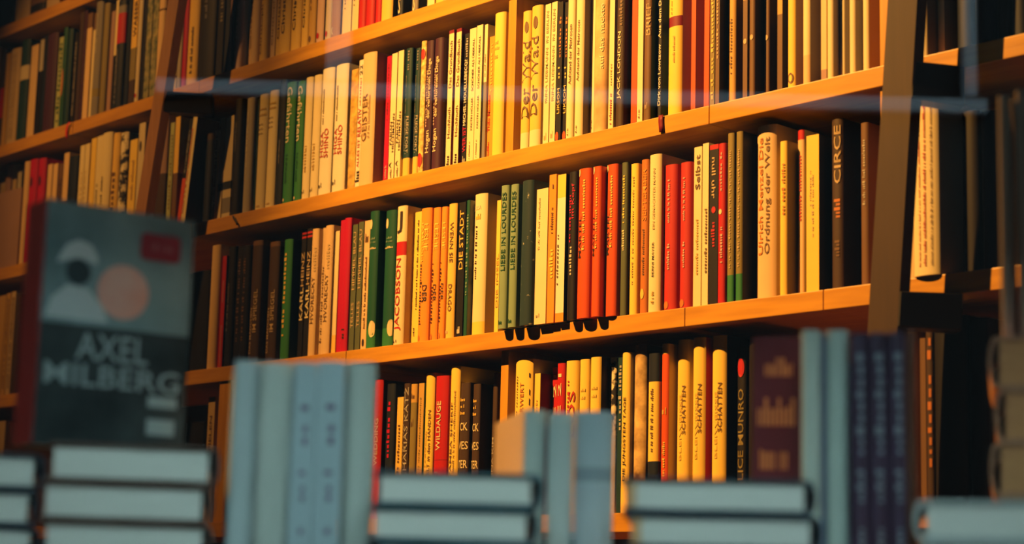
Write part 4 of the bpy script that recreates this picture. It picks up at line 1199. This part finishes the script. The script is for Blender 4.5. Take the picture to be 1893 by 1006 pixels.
# pale spines left of centre
PB, PB2, PG = (0.55, 0.64, 0.64), (0.48, 0.60, 0.64), (0.60, 0.66, 0.60)
VIO = (0.16, 0.10, 0.18)
display_book(426, 472, 668, 1.46, PB, 'leftmost pale spine of the blurred white upright group', True)
display_book(474, 536, 672, 1.45, PG, 'wide plain pale spine in the blurred white upright group', True)
display_book(538, 580, 670, 1.44, PB2, 'pale blue spine with violet letters, left of its twin', False, t=(('~3', .70, .86, .5, .34, VIO, 'u'), ('~3', .50, .62, .5, .3, VIO, 'u'), ('~1', .35, .42, .5, .3, VIO, 'u')), b=((0.0, 0.25, (0.40, 0.52, 0.52)),))
display_book(582, 632, 668, 1.44, PB2, 'pale blue spine with violet letters, right of its twin', False, t=(('~3', .70, .86, .5, .34, VIO, 'u'), ('~3', .50, .62, .5, .3, VIO, 'u'), ('~1', .35, .42, .5, .3, VIO, 'u')), b=((0.0, 0.25, (0.40, 0.52, 0.52)),))
display_book(634, 690, 672, 1.46, PG, 'rightmost pale green spine of the blurred white upright group', True)
# centre group
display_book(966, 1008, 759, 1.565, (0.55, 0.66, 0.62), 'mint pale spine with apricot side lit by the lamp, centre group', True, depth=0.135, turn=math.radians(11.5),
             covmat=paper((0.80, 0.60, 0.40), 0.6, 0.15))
display_book(1012, 1060, 764, 1.555, (0.58, 0.68, 0.66), 'pale aqua spine in the middle of the centre group', True)
display_book(1062, 1134, 762, 1.545, (0.50, 0.60, 0.64), 'broad pale blue spine with a grey band, centre group', True, b=((0.70, 0.76, (0.30, 0.38, 0.42)),))
# right group
GOLDT = (0.95, 0.34, 0.10)
display_book(1392, 1480, 622, 1.62, (0.15, 0.018, 0.035), 'maroon upright book with gold title lines', False, ym=750,
             t=(('~8', .87, .93, .55, .6, GOLDT, 'h'), ('~9', .71, .80, .5, .8, GOLDT, 'h'), ('~7', .57, .66, .45, .6, GOLDT, 'h'), ('~9', .43, .51, .5, .8, GOLDT, 'h'), ('~5', .31, .38, .5, .4, GOLDT, 'h')))
display_book(1482, 1516, 612, 1.50, (0.58, 0.68, 0.62), 'left mint green spine beside the maroon book', True)
display_book(1518, 1528, 618, 1.50, (0.16, 0.20, 0.28), 'thin grey blue spine between two mint spines', False)
display_book(1530, 1568, 612, 1.50, (0.56, 0.68, 0.62), 'right mint green spine beside the purple books', True)
PUR = (0.050, 0.028, 0.065)
STR = (0.20, 0.24, 0.30)
for xa, xb, yt, nm in ((1571, 1604, 618, 'left'), (1606, 1640, 617, 'middle'), (1642, 1675, 616, 'right')):
    display_book(xa, xb, yt, 1.48, PUR, f'dark purple spine with pale lettering strip, {nm} of three', True,
                 t=(('~9', .62, .95, .55, .42, STR, 'u'), ('~5', .45, .58, .55, .42, STR, 'u'), ('~6', .2, .40, .55, .42, STR, 'u')))
display_book(1678, 1692, 612, 1.52, (0.14, 0.05, 0.02), 'slim rust brown spine right of the purple books', False)
# warm stack with books standing on it at the right edge
zt = z_at(1860, 618, 1.53)
nb = 6
th = (zt - TABLE) / nb
for i, k in enumerate(range(nb - 1, -1, -1)):
    pl = ('topmost', 'second', 'third', 'fourth', 'fifth', 'lowest')[i]
    lying_book(1832 + (i % 2) * 10, 2080, TABLE + 0.0005 + k * th, th - 0.0007, 1.53, paper((0.60, 0.29, 0.14), 0.5, 0.3),
               f'tawny brown book lying in the right edge stack, {pl} of six', 'left', group='tawny stack at the right edge', ym=740, pages=TAWNY)
display_book(1849, 1870, 178, 1.56, (0.36, 0.29, 0.22), 'grey cream book standing on the tawny stack, left one', True, ym=400, zb=zt, depth=0.12)
display_book(1882, 1904, 168, 1.56, (0.36, 0.29, 0.22), 'grey cream book standing on the tawny stack, right one', True, ym=400, zb=zt, depth=0.12)

# ------------------------------------------------------------------ face-out book on the left stack
D1 = 1.45
t0, t1 = span(74, 350, 600, D1)
zb = ztop_l + 0.0006
hc = z_at(210, 370, D1) - zb
turn = math.radians(37)
p0 = hit_d(74, 600, D1)
xd = RH * math.cos(turn) + FH * math.sin(turn)
rr = ray(350, 600)                                # where the right edge of the cover lies along its own direction
wc = (p0 - CAM).cross(rr).length / xd.cross(rr).length
bw = 0.036
c = at(D1, t0)
fo = empty('face_out_book', (c[0], c[1], zb))
fo.rotation_euler = (0, 0, YAW + turn)
# cover lies in local XZ with the spine along the left edge
COVT = mottled((0.09, 0.15, 0.16), (0.27, 0.37, 0.38), 9, 'misty_photo_cover', 0.35)
COVB = mottled((0.008, 0.012, 0.014), (0.05, 0.07, 0.07), 10, 'dark_photo_cover', 0.35)
REDS = paper((0.32, 0.02, 0.015), 0.4, 0.4)
link('front_cover', box_mesh('front_cover', 0.0, wc, 0.0, 0.0018, hc * 0.50, hc, COVT), fo)
link('front_cover', box_mesh('front_cover', 0.0, wc, 0.0, 0.0018, 0.0, hc * 0.50, COVB), fo)
link('back_cover', box_mesh('back_cover', 0.0, wc, bw - 0.0018, bw, 0, hc, COVB), fo)
link('spine', box_mesh('spine', -0.0018, 0.0, 0.0, bw, 0, hc, REDS, 0.0006), fo)
link('pages', box_mesh('pages', 0.0, wc - 0.001, 0.0019, bw - 0.0019, 0.0008, hc - 0.0008, PAGESF), fo)


def flat(name, pts, mat, y=-0.0004):
    vs = [(x * wc, y, z * hc) for x, z in pts]
    return link(name, mesh_from(name, vs, [tuple(range(len(vs)))], [mat]), fo)


def ell(cx, cz, rx, rz, n=20):
    return [(cx + rx * math.cos(2 * math.pi * i / n), cz + rz * math.sin(2 * math.pi * i / n)) for i in range(n)]


def fo_text(s, x0, x1, z0, z1, mat):
    vs, fs = word_mesh(s)
    me = mesh_from('lettering', [((x0 + (x1 - x0) * a) * wc, -0.0009, (z0 + (z1 - z0) * b) * hc) for a, b in vs], fs, [mat])
    link('lettering', me, fo)


PALET = paper((0.40, 0.48, 0.48), 0.5, 0.2)
CAPW = paper((0.62, 0.68, 0.68), 0.5, 0.2)
DARKF = paper((0.035, 0.06, 0.07), 0.5, 0.2)
BALLR = mottled((0.70, 0.14, 0.06), (0.75, 0.48, 0.40), 9, 'striped_ball_print', 0.4)
flat('printed_cap', [(.10, .78), (.14, .825), (.22, .85), (.30, .835), (.345, .79), (.35, .755), (.22, .775), (.08, .745)], CAPW)
flat('printed_head', ell(.225, .715, .085, .055), DARKF, -0.0003)
flat('printed_shirt', [(.02, .52), (.06, .60), (.16, .66), (.30, .65), (.40, .58), (.44, .52)], CAPW, -0.0003)
flat('printed_ball', ell(.53, .655, .175, .115), BALLR, -0.0005)
flat('printed_badge', [(.63, .82), (.655, .805), (.885, .805), (.91, .82), (.91, .905), (.885, .92), (.655, .92), (.63, .905)], paper((0.30, 0.02, 0.03), 0.5, 0.2))
fo_text('~6', .69, .86, .85, .88, paper((0.45, 0.15, 0.16), 0.5, 0.2))
fo_text('AXEL', .24, .72, .36, .47, PALET)
fo_text('MILBERG', .04, .95, .25, .34, PALET)
flat('printed_caption', [(.74, .19), (.94, .19), (.94, .235), (.74, .235)], PALET)
flat('printed_seal', [(.74, .075), (.93, .075), (.93, .14), (.74, .14)], PALET)
tag(fo, 'face out book with orange ball cover and red spine standing on stack', 'book')
label_books()
